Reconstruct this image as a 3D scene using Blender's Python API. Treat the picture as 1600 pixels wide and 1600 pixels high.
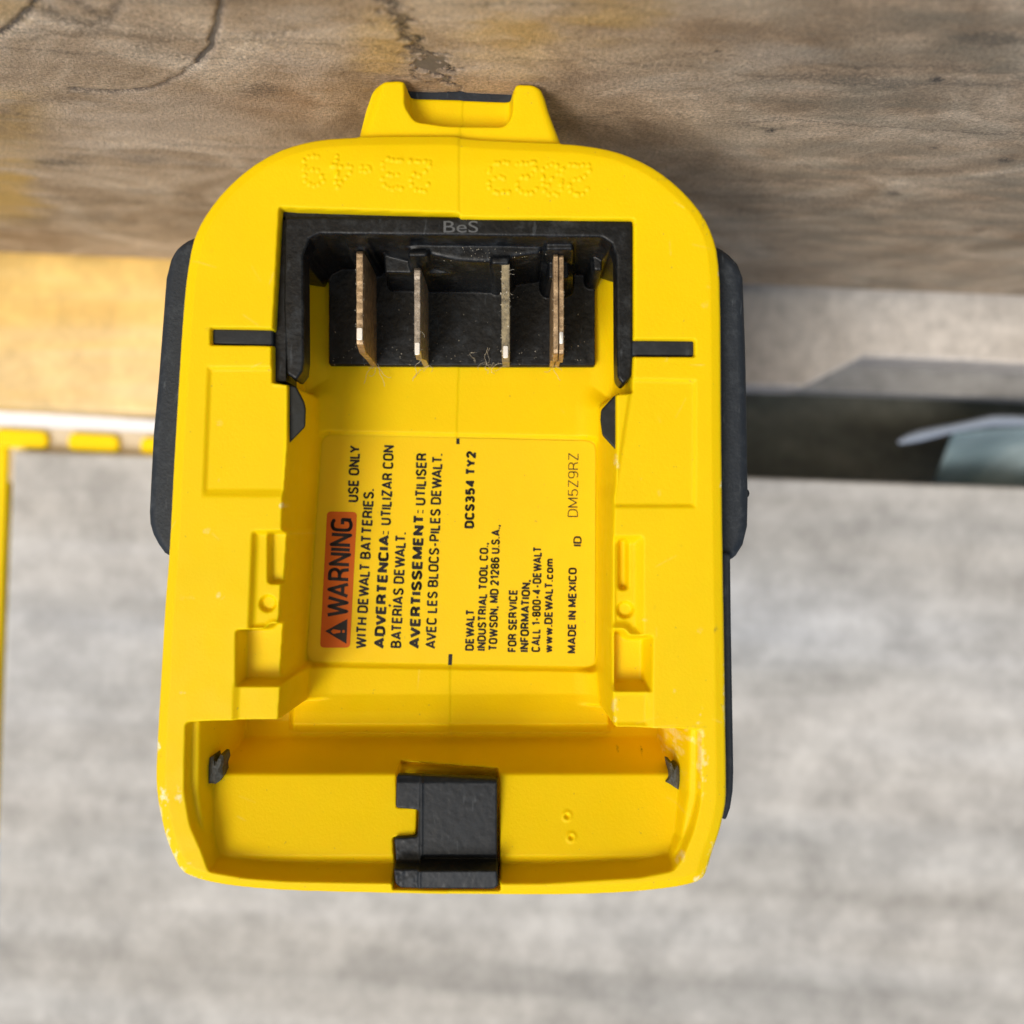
import bpy, bmesh, math, random
import numpy as np
from mathutils import Matrix, Vector, Euler

random.seed(4)
rng = np.random.default_rng(7)
for o in list(bpy.data.objects):
    bpy.data.objects.remove(o)
SC = bpy.context.scene
COL = SC.collection

# ---------------------------------------------------------------- frames
# Tool frame: millimetres, x to the right of the socket, y towards its hook, z out of the socket.
# The tool lies on its hook, so the tool's +y is the world's down.
K = 0.0966                     # mm per traced unit on the socket's front plane
DV = 155.0                     # mm from the viewer to the socket's front plane
TH = math.radians(2.46)        # the tool leans this much on the bench
YT = 66.1                      # bench top
BASE = Matrix(((-1, 0, 0), (0, 0, -1), (0, -1, 0)))
ROT = Matrix.Rotation(TH, 3, 'Z')
MT = BASE @ ROT
NB = np.array(BASE); NT = np.array(MT)
OFF = np.array([0, 0, YT]) * 0.001


def w_tool(v):
    v = np.asarray(v, float).reshape(-1, 3)
    return v @ NT.T * 0.001 + OFF


def w_room(v):
    v = np.asarray(v, float).reshape(-1, 3)
    return v @ NB.T * 0.001 + OFF


def tp(u, v, z=0.0):
    """tool-plane point (mm) of a traced outline point lying at height z"""
    s = (DV - z) / DV
    return ((u - 800) * K * s, (800 - v) * K * s)


def tps(pts, z=0.0):
    return [tp(p[0], p[1], p[2] if len(p) > 2 else z) for p in pts]


CT, ST = math.cos(TH), math.sin(TH)


def rp(u, v, dist):
    x, y = (u - 800) * K * dist / DV, (800 - v) * K * dist / DV
    return (x * CT - y * ST, x * ST + y * CT)


# ---------------------------------------------------------------- camera, light
cam = bpy.data.cameras.new('camera')
co = bpy.data.objects.new('camera', cam)
COL.objects.link(co)
m4 = MT.to_4x4()
m4.translation = Vector(w_tool([0, 0, DV])[0])
co.matrix_world = m4
cam.sensor_width = 36
cam.lens = 36 * DV / (1600 * K)
cam.clip_start = 0.005
cam.clip_end = 100
cam.dof.use_dof = True
cam.dof.focus_distance = 0.166
cam.dof.aperture_fstop = 11.5
SC.camera = co

ldir = Vector((-0.44, -0.56, 1.0)).normalized()
ld = (MT @ ldir).normalized()
elev = math.asin(ld.z)
azim = math.atan2(ld.x, ld.y)
world = bpy.data.worlds.new("World")
SC.world = world
world.use_nodes = True
wn = world.node_tree.nodes
sky = wn.new('ShaderNodeTexSky')
sky.sky_type = 'NISHITA'
sky.sun_disc = False
sky.sun_elevation = elev
sky.sun_rotation = azim
bg = wn['Background']
bg.inputs['Strength'].default_value = 0.15
world.node_tree.links.new(sky.outputs[0], bg.inputs[0])
sl = bpy.data.lights.new('sun', 'SUN')
sl.energy = 3.0
sl.angle = math.radians(21)
sl.color = (1.0, 0.95, 0.87)
so = bpy.data.objects.new('sun', sl)
COL.objects.link(so)
so.rotation_euler = ld.to_track_quat('Z', 'Y').to_euler()
so.location = (0.5, -1, 1)
SC.view_settings.view_transform = 'Standard'
SC.view_settings.look = 'None'
SC.view_settings.gamma = 1
SC.view_settings.exposure = -0.22
SC.view_settings.use_curve_mapping = False


# ---------------------------------------------------------------- materials
def new_mat(name):
    m = bpy.data.materials.new(name)
    m.use_nodes = True
    return m, m.node_tree, m.node_tree.nodes['Principled BSDF']


def nd(nt, t, **kw):
    n = nt.nodes.new(t)
    for k, v in kw.items():
        if k in ('Scale', 'Detail', 'Roughness', 'Distortion', 'Strength', 'Distance', 'W'):
            n.inputs[k].default_value = v
        else:
            setattr(n, k, v)
    return n


def coords(nt, scale=(1, 1, 1)):
    tc = nt.nodes.new('ShaderNodeTexCoord')
    mp = nt.nodes.new('ShaderNodeMapping')
    mp.inputs['Scale'].default_value = scale
    nt.links.new(tc.outputs['Object'], mp.inputs['Vector'])
    return mp.outputs['Vector']


def ramp(nt, src, stops):
    r = nt.nodes.new('ShaderNodeValToRGB')
    e = r.color_ramp.elements
    while len(e) < len(stops):
        e.new(0.5)
    for i, (p, c) in enumerate(stops):
        e[i].position = p
        e[i].color = (*c, 1) if len(c) == 3 else c
    nt.links.new(src, r.inputs[0])
    return r.outputs[0]


def mix(nt, fac, a, b, mode='MIX'):
    n = nt.nodes.new('ShaderNodeMix')
    n.data_type = 'RGBA'
    n.blend_type = mode
    for s, v in ((0, fac), (6, a), (7, b)):
        if isinstance(v, (int, float)):
            n.inputs[s].default_value = v
        elif isinstance(v, tuple):
            n.inputs[s].default_value = (*v, 1) if len(v) == 3 else v
        else:
            nt.links.new(v, n.inputs[s])
    return n.outputs[2]


def g(v):
    return (v, v, v)


def mat_yellow(name='yellow_plastic', base=(0.84, 0.58, 0.001), rough=0.5):
    m, nt, b = new_mat(name)
    v = coords(nt)
    n1 = nd(nt, 'ShaderNodeTexNoise', Scale=60, Detail=5, Roughness=0.6)
    nt.links.new(v, n1.inputs['Vector'])
    c = mix(nt, n1.outputs[0], tuple(x * 0.93 for x in base), tuple(min(1, x * 1.05) for x in base))
    # rubbed pale edges and small grey smudges carried by mesh attributes
    a = nd(nt, 'ShaderNodeAttribute', attribute_name='wear')
    n2 = nd(nt, 'ShaderNodeTexNoise', Scale=900, Detail=4, Roughness=0.7)
    nt.links.new(v, n2.inputs['Vector'])
    mm = nt.nodes.new('ShaderNodeMath'); mm.operation = 'MULTIPLY'
    r2 = ramp(nt, n2.outputs[0], [(0.38, g(0.25)), (0.58, g(1))])
    nt.links.new(a.outputs['Fac'], mm.inputs[0]); nt.links.new(r2, mm.inputs[1])
    c = mix(nt, mm.outputs[0], c, (0.86, 0.80, 0.52))
    a2 = nd(nt, 'ShaderNodeAttribute', attribute_name='grime')
    mm2 = nt.nodes.new('ShaderNodeMath'); mm2.operation = 'MULTIPLY'
    r3 = ramp(nt, n2.outputs[0], [(0.40, g(0)), (0.62, g(1))])
    nt.links.new(a2.outputs['Fac'], mm2.inputs[0]); nt.links.new(r3, mm2.inputs[1])
    c = mix(nt, mm2.outputs[0], c, (0.22, 0.17, 0.04))
    # sparse dust specks
    n4 = nd(nt, 'ShaderNodeTexNoise', Scale=1400, Detail=1)
    nt.links.new(v, n4.inputs['Vector'])
    sp = ramp(nt, n4.outputs[0], [(0.76, g(0)), (0.80, g(0.5))])
    c = mix(nt, sp, c, (0.45, 0.33, 0.05))
    nt.links.new(c, b.inputs['Base Color'])
    n3 = nd(nt, 'ShaderNodeTexNoise', Scale=260, Detail=4)
    nt.links.new(v, n3.inputs['Vector'])
    rr = ramp(nt, n3.outputs[0], [(0.3, g(rough - 0.06)), (0.7, g(rough + 0.1))])
    nt.links.new(rr, b.inputs['Roughness'])
    bp = nd(nt, 'ShaderNodeBump', Strength=0.14, Distance=0.0002)
    n5 = nd(nt, 'ShaderNodeTexNoise', Scale=2600, Detail=2)
    nt.links.new(v, n5.inputs['Vector'])
    nt.links.new(n5.outputs[0], bp.inputs['Height'])
    nt.links.new(bp.outputs[0], b.inputs['Normal'])
    b.inputs['Specular IOR Level'].default_value = 0.13
    b.inputs['Subsurface Weight'].default_value = 0.35
    b.inputs['Subsurface Radius'].default_value = (1.0, 0.55, 0.03)
    b.inputs['Subsurface Scale'].default_value = 0.0015
    return m


def mat_black(name, base=(0.02, 0.023, 0.027), rough=0.42, dust=0.5, bump=0.25, bs=1500, dcol=(0.16, 0.18, 0.2)):
    m, nt, b = new_mat(name)
    v = coords(nt)
    n1 = nd(nt, 'ShaderNodeTexNoise', Scale=420, Detail=8, Roughness=0.75)
    nt.links.new(v, n1.inputs['Vector'])
    f = ramp(nt, n1.outputs[0], [(0.5, g(0)), (0.78, g(dust))])
    c = mix(nt, f, base, dcol)
    # fine scratches
    mp = coords(nt, (1.0, 1.0, 0.18))
    ro = nt.nodes.new('ShaderNodeVectorRotate'); ro.inputs['Angle'].default_value = 0.6
    ro.rotation_type = 'Y_AXIS'
    nt.links.new(mp, ro.inputs['Vector'])
    n2 = nd(nt, 'ShaderNodeTexNoise', Scale=1500, Detail=3)
    nt.links.new(ro.outputs[0], n2.inputs['Vector'])
    s = ramp(nt, n2.outputs[0], [(0.66, g(0)), (0.74, g(dust))])
    c = mix(nt, s, c, dcol)
    nt.links.new(c, b.inputs['Base Color'])
    b.inputs['Specular IOR Level'].default_value = 0.3
    rr = ramp(nt, n1.outputs[0], [(0.3, g(max(0.15, rough - 0.12))), (0.7, g(rough + 0.15))])
    nt.links.new(rr, b.inputs['Roughness'])
    bp = nd(nt, 'ShaderNodeBump', Strength=bump, Distance=0.0002)
    n5 = nd(nt, 'ShaderNodeTexNoise', Scale=bs, Detail=4)
    nt.links.new(v, n5.inputs['Vector'])
    nt.links.new(n5.outputs[0], bp.inputs['Height'])
    nt.links.new(bp.outputs[0], b.inputs['Normal'])
    return m


def mat_copper(name, c0, c1, metal=0.85, rough=0.42):
    m, nt, b = new_mat(name)
    v = coords(nt)
    n1 = nd(nt, 'ShaderNodeTexNoise', Scale=700, Detail=6, Roughness=0.8)
    nt.links.new(v, n1.inputs['Vector'])
    c = ramp(nt, n1.outputs[0], [(0.35, c0), (0.62, c1)])
    nt.links.new(c, b.inputs['Base Color'])
    b.inputs['Metallic'].default_value = metal
    b.inputs['Roughness'].default_value = rough
    bp = nd(nt, 'ShaderNodeBump', Strength=0.5, Distance=0.0002)
    nt.links.new(n1.outputs[0], bp.inputs['Height'])
    nt.links.new(bp.outputs[0], b.inputs['Normal'])
    return m


def mat_flat(name, base, rough=0.5, metal=0.0):
    m, nt, b = new_mat(name)
    v = coords(nt)
    n1 = nd(nt, 'ShaderNodeTexNoise', Scale=500, Detail=4)
    nt.links.new(v, n1.inputs['Vector'])
    c = mix(nt, n1.outputs[0], tuple(x * 0.88 for x in base), tuple(min(1, x * 1.1) for x in base))
    nt.links.new(c, b.inputs['Base Color'])
    b.inputs['Roughness'].default_value = rough
    b.inputs['Metallic'].default_value = metal
    b.inputs['Specular IOR Level'].default_value = 0.2
    return m


def mat_wood(name, c0, c1, c2, sx=9, sy=60, sz=60, bump=0.25, rough=0.7, fine=900, attrs=False):
    m, nt, b = new_mat(name)
    v = coords(nt, (sx, sy, sz))
    n0 = nd(nt, 'ShaderNodeTexNoise', Scale=1.0, Detail=8, Roughness=0.62, Distortion=1.2)
    nt.links.new(v, n0.inputs['Vector'])
    vv = coords(nt)
    n1 = nd(nt, 'ShaderNodeTexNoise', Scale=fine, Detail=5, Roughness=0.75)
    nt.links.new(vv, n1.inputs['Vector'])
    c = ramp(nt, n0.outputs[0], [(0.30, c0), (0.5, c1), (0.70, c2)])
    f = ramp(nt, n1.outputs[0], [(0.33, g(0.45)), (0.5, g(1.0)), (0.68, g(1.6))])
    c = mix(nt, 0.85 if attrs else 0.4, c, f, 'MULTIPLY')
    h = n1.outputs[0]
    if attrs:
        for an, col in (('gold_and_glow', (0.66, 0.40, 0.09)), ('rust', (0.36, 0.19, 0.08)), ('pale', (0.80, 0.68, 0.56)), ('olive', (0.20, 0.175, 0.125))):
            a = nd(nt, 'ShaderNodeAttribute', attribute_name=an)
            mc = mix(nt, 0.7, col, f, 'MULTIPLY')
            c = mix(nt, a.outputs['Fac'], c, mc)
        a = nd(nt, 'ShaderNodeAttribute', attribute_name='dark')
        r = ramp(nt, n1.outputs[0], [(0.48, g(1)), (0.60, g(0.2))])
        mm = nt.nodes.new('ShaderNodeMath'); mm.operation = 'MULTIPLY'
        nt.links.new(a.outputs['Fac'], mm.inputs[0]); nt.links.new(r, mm.inputs[1])
        c = mix(nt, mm.outputs[0], c, (0.028, 0.024, 0.024))
    nt.links.new(c, b.inputs['Base Color'])
    b.inputs['Roughness'].default_value = rough
    ad = nt.nodes.new('ShaderNodeMath'); ad.operation = 'ADD'
    nt.links.new(n0.outputs[0], ad.inputs[0]); nt.links.new(h, ad.inputs[1])
    bp = nd(nt, 'ShaderNodeBump', Strength=bump, Distance=0.0006)
    nt.links.new(ad.outputs[0], bp.inputs['Height'])
    nt.links.new(bp.outputs[0], b.inputs['Normal'])
    return m


M_Y = mat_yellow()
M_YB = mat_yellow('yellow_paint', (0.90, 0.66, 0.004), 0.4)
M_BLK = mat_black('black_nylon', (0.0035, 0.0045, 0.006), 0.42, 0.16, 0.35)
M_LATCH = mat_black('charcoal_nylon', (0.012, 0.015, 0.020), 0.5, 0.14, 0.2)
M_RUB = mat_black('black_rubber', (0.018, 0.023, 0.031), 0.6, 0.28, 0.4, 2200)
M_CLIP = mat_black('dark_clip', (0.010, 0.012, 0.012), 0.5, 0.1, 0.2)
M_COP = mat_copper('copper_blade', (0.17, 0.11, 0.06), (0.55, 0.39, 0.23), 0.6, 0.48)
M_TIN = mat_copper('tinned_blade', (0.18, 0.15, 0.12), (0.48, 0.42, 0.35), 0.7, 0.45)
M_COR = mat_copper('corroded_blade', (0.10, 0.085, 0.06), (0.40, 0.33, 0.20), 0.35, 0.7)
M_SILV = mat_flat('bright_metal', (0.92, 0.92, 0.9), 0.35, 0.6)
M_LABEL = mat_yellow('label_film', (0.86, 0.575, 0.008), 0.5)
M_INK = mat_flat('black_ink', (0.022, 0.018, 0.016), 0.5)
M_OR = mat_flat('orange_ink', (0.60, 0.115, 0.004), 0.5)
M_GREY = mat_flat('grey_ink', (0.10, 0.105, 0.11), 0.6)
M_LINT = mat_flat('pale_lint', (0.55, 0.50, 0.40), 0.8)


# ---------------------------------------------------------------- object helpers
def link(name, me, mat, parent=None):
    me.name = name
    o = bpy.data.objects.new(name, me)
    COL.objects.link(o)
    if mat is not None:
        me.materials.append(mat)
    if parent is not None:
        o.parent = parent
        o.matrix_parent_inverse = parent.matrix_world.inverted()
    return o


def from_arrays(name, V, F, mat, parent=None, smooth=True, conv=w_tool, attrs=None):
    """V (n,3) mm; F (m,4) int array of quads or list of polygons"""
    me = bpy.data.meshes.new(name)
    W = conv(V)
    if isinstance(F, np.ndarray):
        me.vertices.add(len(W))
        me.vertices.foreach_set('co', W.astype(np.float32).ravel())
        n = F.shape[0]; k = F.shape[1]
        me.loops.add(n * k)
        me.loops.foreach_set('vertex_index', F.astype(np.int32).ravel())
        me.polygons.add(n)
        me.polygons.foreach_set('loop_start', np.arange(0, n * k, k, dtype=np.int32))
        me.polygons.foreach_set('loop_total', np.full(n, k, dtype=np.int32))
    else:
        me.from_pydata([tuple(p) for p in W], [], F)
    if attrs:
        for an, arr in attrs.items():
            at = me.attributes.new(an, 'FLOAT', 'POINT')
            at.data.foreach_set('value', arr.astype(np.float32))
    me.update(calc_edges=True)
    me.validate()
    me.polygons.foreach_set('use_smooth', [smooth] * len(me.polygons))
    return link(name, me, mat, parent)


def empty(name, loc, label, cat, group=None):
    o = bpy.data.objects.new(name, None)
    COL.objects.link(o)
    o.location = loc
    o.empty_display_size = 0.02
    o['label'] = label
    o['category'] = cat
    if group:
        o['group'] = group
    bpy.context.view_layer.update()
    return o


def prism(name, poly, z0, z1, mat, parent, bevel=0.25, conv=w_tool, seg=3, top=None):
    """solid between z0 (far) and z1 (near); top = optional second outline for the near face"""
    n = len(poly)
    tpoly = top or poly
    V = [(x, y, z0) for x, y in poly] + [(x, y, z1) for x, y in tpoly]
    a = sum(poly[i][0] * poly[(i + 1) % n][1] - poly[(i + 1) % n][0] * poly[i][1] for i in range(n))
    ccw = a > 0
    F = [list(range(n, 2 * n)) if ccw else list(range(2 * n - 1, n - 1, -1)),
         list(range(n - 1, -1, -1)) if ccw else list(range(n))]
    for i in range(n):
        j = (i + 1) % n
        F.append([i, j, j + n, i + n] if ccw else [j, i, i + n, j + n])
    o = from_arrays(name, V, F, mat, parent, True, conv)
    if bevel:
        md = o.modifiers.new('bevel', 'BEVEL')
        md.width = bevel * 0.001
        md.segments = seg
        md.limit_method = 'ANGLE'
        md.angle_limit = math.radians(30)
        md.harden_normals = False
        md2 = o.modifiers.new('wn', 'WEIGHTED_NORMAL')
        md2.keep_sharp = True
    else:
        for p in o.data.polygons:
            p.use_smooth = False
    return o


# ---------------------------------------------------------------- relief builder
def sd_poly(P, X, Y):
    """signed distance (negative inside) and closest point"""
    P = np.asarray(P, float)
    n = len(P)
    best = np.full(X.shape, 1e18)
    cx = np.zeros_like(X); cy = np.zeros_like(X)
    ins = np.zeros(X.shape, bool)
    for i in range(n):
        ax, ay = P[i]; bx, by = P[(i + 1) % n]
        ex, ey = bx - ax, by - ay
        L = ex * ex + ey * ey + 1e-12
        t = np.clip(((X - ax) * ex + (Y - ay) * ey) / L, 0, 1)
        qx = ax + t * ex; qy = ay + t * ey
        d = (X - qx) ** 2 + (Y - qy) ** 2
        mk = d < best
        best = np.where(mk, d, best); cx = np.where(mk, qx, cx); cy = np.where(mk, qy, cy)
        if abs(ey) > 1e-12:
            c = ((ay > Y) != (by > Y)) & (X < ex * (Y - ay) / ey + ax)
            ins ^= c
    d = np.sqrt(best)
    return np.where(ins, -d, d), cx, cy


def chaikin(P, it=2, q=0.25):
    P = [tuple(p) for p in P]
    for _ in range(it):
        R = []
        n = len(P)
        for i in range(n):
            a = P[i]; b = P[(i + 1) % n]
            R.append((a[0] * (1 - q) + b[0] * q, a[1] * (1 - q) + b[1] * q))
            R.append((a[0] * q + b[0] * (1 - q), a[1] * q + b[1] * (1 - q)))
        P = R
    return P


def rnd(P, r=0.6, seg=4):
    """round polygon corners by r mm"""
    R = []
    n = len(P)
    for i in range(n):
        p0 = np.array(P[i - 1]); p = np.array(P[i]); p1 = np.array(P[(i + 1) % n])
        a = p0 - p; b = p1 - p
        la = np.linalg.norm(a); lb = np.linalg.norm(b)
        t = min(r, la * 0.45, lb * 0.45)
        s = p + a / la * t; e = p + b / lb * t
        for k in range(seg + 1):
            u = k / seg
            q = (1 - u) ** 2 * s + 2 * u * (1 - u) * p + u * u * e
            R.append((q[0], q[1]))
    return R


class Relief:
    def __init__(s, x0, x1, y0, y1, res):
        s.xs = np.arange(x0, x1 + res, res); s.ys = np.arange(y0, y1 + res, res)
        s.X, s.Y = np.meshgrid(s.xs, s.ys)
        s.H = np.zeros_like(s.X); s.res = res

    def sd(s, P):
        m = 4.0
        P = np.asarray(P)
        i0, i1 = np.searchsorted(s.xs, [P[:, 0].min() - m, P[:, 0].max() + m])
        j0, j1 = np.searchsorted(s.ys, [P[:, 1].min() - m, P[:, 1].max() + m])
        sl = (slice(max(j0, 0), j1), slice(max(i0, 0), i1))
        d, _, _ = sd_poly(P, s.X[sl], s.Y[sl])
        return sl, d

    @staticmethod
    def blend(d, w, r, rf):
        """0 outside .. 1 at full depth; rounded shoulder r outside the wall, fillet rf at its foot"""
        xp = [-99, -r, -r * 0.5, 0, w, w + rf * 0.35, w + rf, 99]
        return xp

    def carve(s, P, depth, w=0.4, r=0.35, rf=0.5, top=None):
        sl, d = s.sd(P)
        d = -d                                     # positive inside
        H = s.H[sl]
        D = depth[sl] if isinstance(depth, np.ndarray) else np.full_like(H, depth)
        T = H if top is None else np.full_like(H, top)
        drop = np.maximum(T - D, 0)
        rr = np.minimum(r, drop * 0.4 + 1e-6)
        ff = np.minimum(rf, drop * 0.4 + 1e-6)
        # shoulder
        a = np.clip((d + rr) / rr, 0, 1)
        zs = rr * (1 - np.sqrt(np.maximum(0, 1 - a * a)))
        # wall
        b = np.clip(d / w, 0, 1)
        zw = rr + (drop - rr - ff) * b
        # foot
        c = np.clip((d - w) / (2 * ff), 0, 1)
        zf = drop - ff + ff * (1 - (1 - c) ** 2)
        z = np.where(d < 0, zs, np.where(d < w, zw, zf))
        z = np.where(d < -rr, 0, z)
        s.H[sl] = np.minimum(H, T - z) if top is None else np.where(d > -rr, np.minimum(H, T - z), H)

    def lift(s, P, height, w=0.4):
        sl, d = s.sd(P)
        t = np.clip(-d / w, 0, 1); t = t * t * (3 - 2 * t)
        H = s.H[sl]
        Hn = height[sl] if isinstance(height, np.ndarray) else height
        s.H[sl] = H + (np.maximum(Hn, H) - H) * t

    def smooth(s, n=1):
        for _ in range(n):
            H = s.H
            Pd = np.pad(H, 1, mode='edge')
            s.H = (Pd[1:-1, 1:-1] * 4 + (Pd[:-2, 1:-1] + Pd[2:, 1:-1] + Pd[1:-1, :-2] + Pd[1:-1, 2:]) * 2
                   + Pd[:-2, :-2] + Pd[:-2, 2:] + Pd[2:, :-2] + Pd[2:, 2:]) / 16

    def build(s, name, domains, mat, parent, back, rim=1.0, sel=None, attrs=None):
        """keep the relief inside the union of domains; skirt back to z=back"""
        best = np.full(s.X.shape, 1e9); cx = s.X.copy(); cy = s.Y.copy()
        for P in domains:
            d, qx, qy = sd_poly(P, s.X, s.Y)
            mk = d < best
            best = np.where(mk, d, best); cx = np.where(mk, qx, cx); cy = np.where(mk, qy, cy)
        keepv = best < 0
        if sel is not None:
            keepf_sel = sel[:-1, :-1]
        kf = keepv[:-1, :-1] | keepv[1:, :-1] | keepv[:-1, 1:] | keepv[1:, 1:]
        if sel is not None:
            kf &= keepf_sel
        H = s.H.copy()
        # rounded outer rim
        e = np.clip((best + rim) / rim, 0, 1)
        H = H - rim * (1 - np.sqrt(np.maximum(0, 1 - e * e)))
        X = np.where(best > 0, cx, s.X); Y = np.where(best > 0, cy, s.Y)
        ny, nx = s.X.shape
        idx = np.arange(nx * ny).reshape(ny, nx)
        jj, ii = np.nonzero(kf)
        F = np.stack([idx[jj, ii], idx[jj, ii + 1], idx[jj + 1, ii + 1], idx[jj + 1, ii]], 1)
        # boundary edges
        E = np.concatenate([F[:, [0, 1]], F[:, [1, 2]], F[:, [2, 3]], F[:, [3, 0]]])
        key = np.minimum(E[:, 0], E[:, 1]).astype(np.int64) * (nx * ny) + np.maximum(E[:, 0], E[:, 1])
        u, inv, cnt = np.unique(key, return_inverse=True, return_counts=True)
        bE = E[cnt[inv] == 1]
        if sel is not None:      # no inner wall along the closed seam
            bf = best.ravel()
            bE = bE[(bf[bE[:, 0]] > -0.05) & (bf[bE[:, 1]] > -0.05)]
        used = np.unique(F)
        V = np.stack([X.ravel(), Y.ravel(), H.ravel()], 1)
        mapi = np.full(nx * ny, -1); mapi[used] = np.arange(len(used))
        Vu = V[used]
        Fu = mapi[F]
        bv = np.unique(bE)
        m2 = np.full(nx * ny, -1); m2[bv] = np.arange(len(bv)) + len(Vu)
        Vb = V[bv].copy(); Vb[:, 2] = back
        SF = np.stack([mapi[bE[:, 1]], mapi[bE[:, 0]], m2[bE[:, 0]], m2[bE[:, 1]]], 1)
        VV = np.concatenate([Vu, Vb]); FF = np.concatenate([Fu, SF])
        at = None
        if attrs:
            at = {k: np.concatenate([a.ravel()[used], a.ravel()[bv]]) for k, a in attrs.items()}
        return from_arrays(name, VV, FF, mat, parent, True, w_tool, at)


# ================================================================ THE BENCH AND BACKGROUND
def board(name, corners_near, dist, thick, mat, label, cat, bevel=1.5, group=None):
    o = prism(name, corners_near, DV - dist - thick, DV - dist, mat, None, bevel, w_room)
    o['label'] = label; o['category'] = cat
    if group:
        o['group'] = group
    return o


# bench top: fine sheet with traced figure (knot rings, cracks, honey coloured streaks, painted glow at the left edge)
def seg_dist(pts, U, V):
    best = np.full(U.shape, 1e9); tt = np.zeros_like(U)
    for i in range(len(pts) - 1):
        ax, ay = pts[i][:2]; bx, by = pts[i + 1][:2]
        ex, ey = bx - ax, by - ay
        t = np.clip(((U - ax) * ex + (V - ay) * ey) / (ex * ex + ey * ey + 1e-9), 0, 1)
        d = np.hypot(U - ax - t * ex, V - ay - t * ey)
        mk = d < best
        best = np.where(mk, d, best); tt = np.where(mk, (i + t) / (len(pts) - 1), tt)
    return best, tt


def vnoise(X, Y, seed):
    r = np.random.default_rng(seed)
    G = r.random((97, 97))
    xi = np.floor(X).astype(int); yi = np.floor(Y).astype(int)
    fx = X - xi; fy = Y - yi
    fx = fx * fx * (3 - 2 * fx); fy = fy * fy * (3 - 2 * fy)
    a = G[yi % 97, xi % 97]; b = G[yi % 97, (xi + 1) % 97]
    c = G[(yi + 1) % 97, xi % 97]; d = G[(yi + 1) % 97, (xi + 1) % 97]
    return (a * (1 - fx) + b * fx) * (1 - fy) + (c * (1 - fx) + d * fx) * fy


def fbm(X, Y, seed, o=4):
    s = 0; a = 0.5
    for i in range(o):
        s = s + a * vnoise(X * 2 ** i, Y * 2 ** i, seed + i); a *= 0.5
    return s


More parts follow.
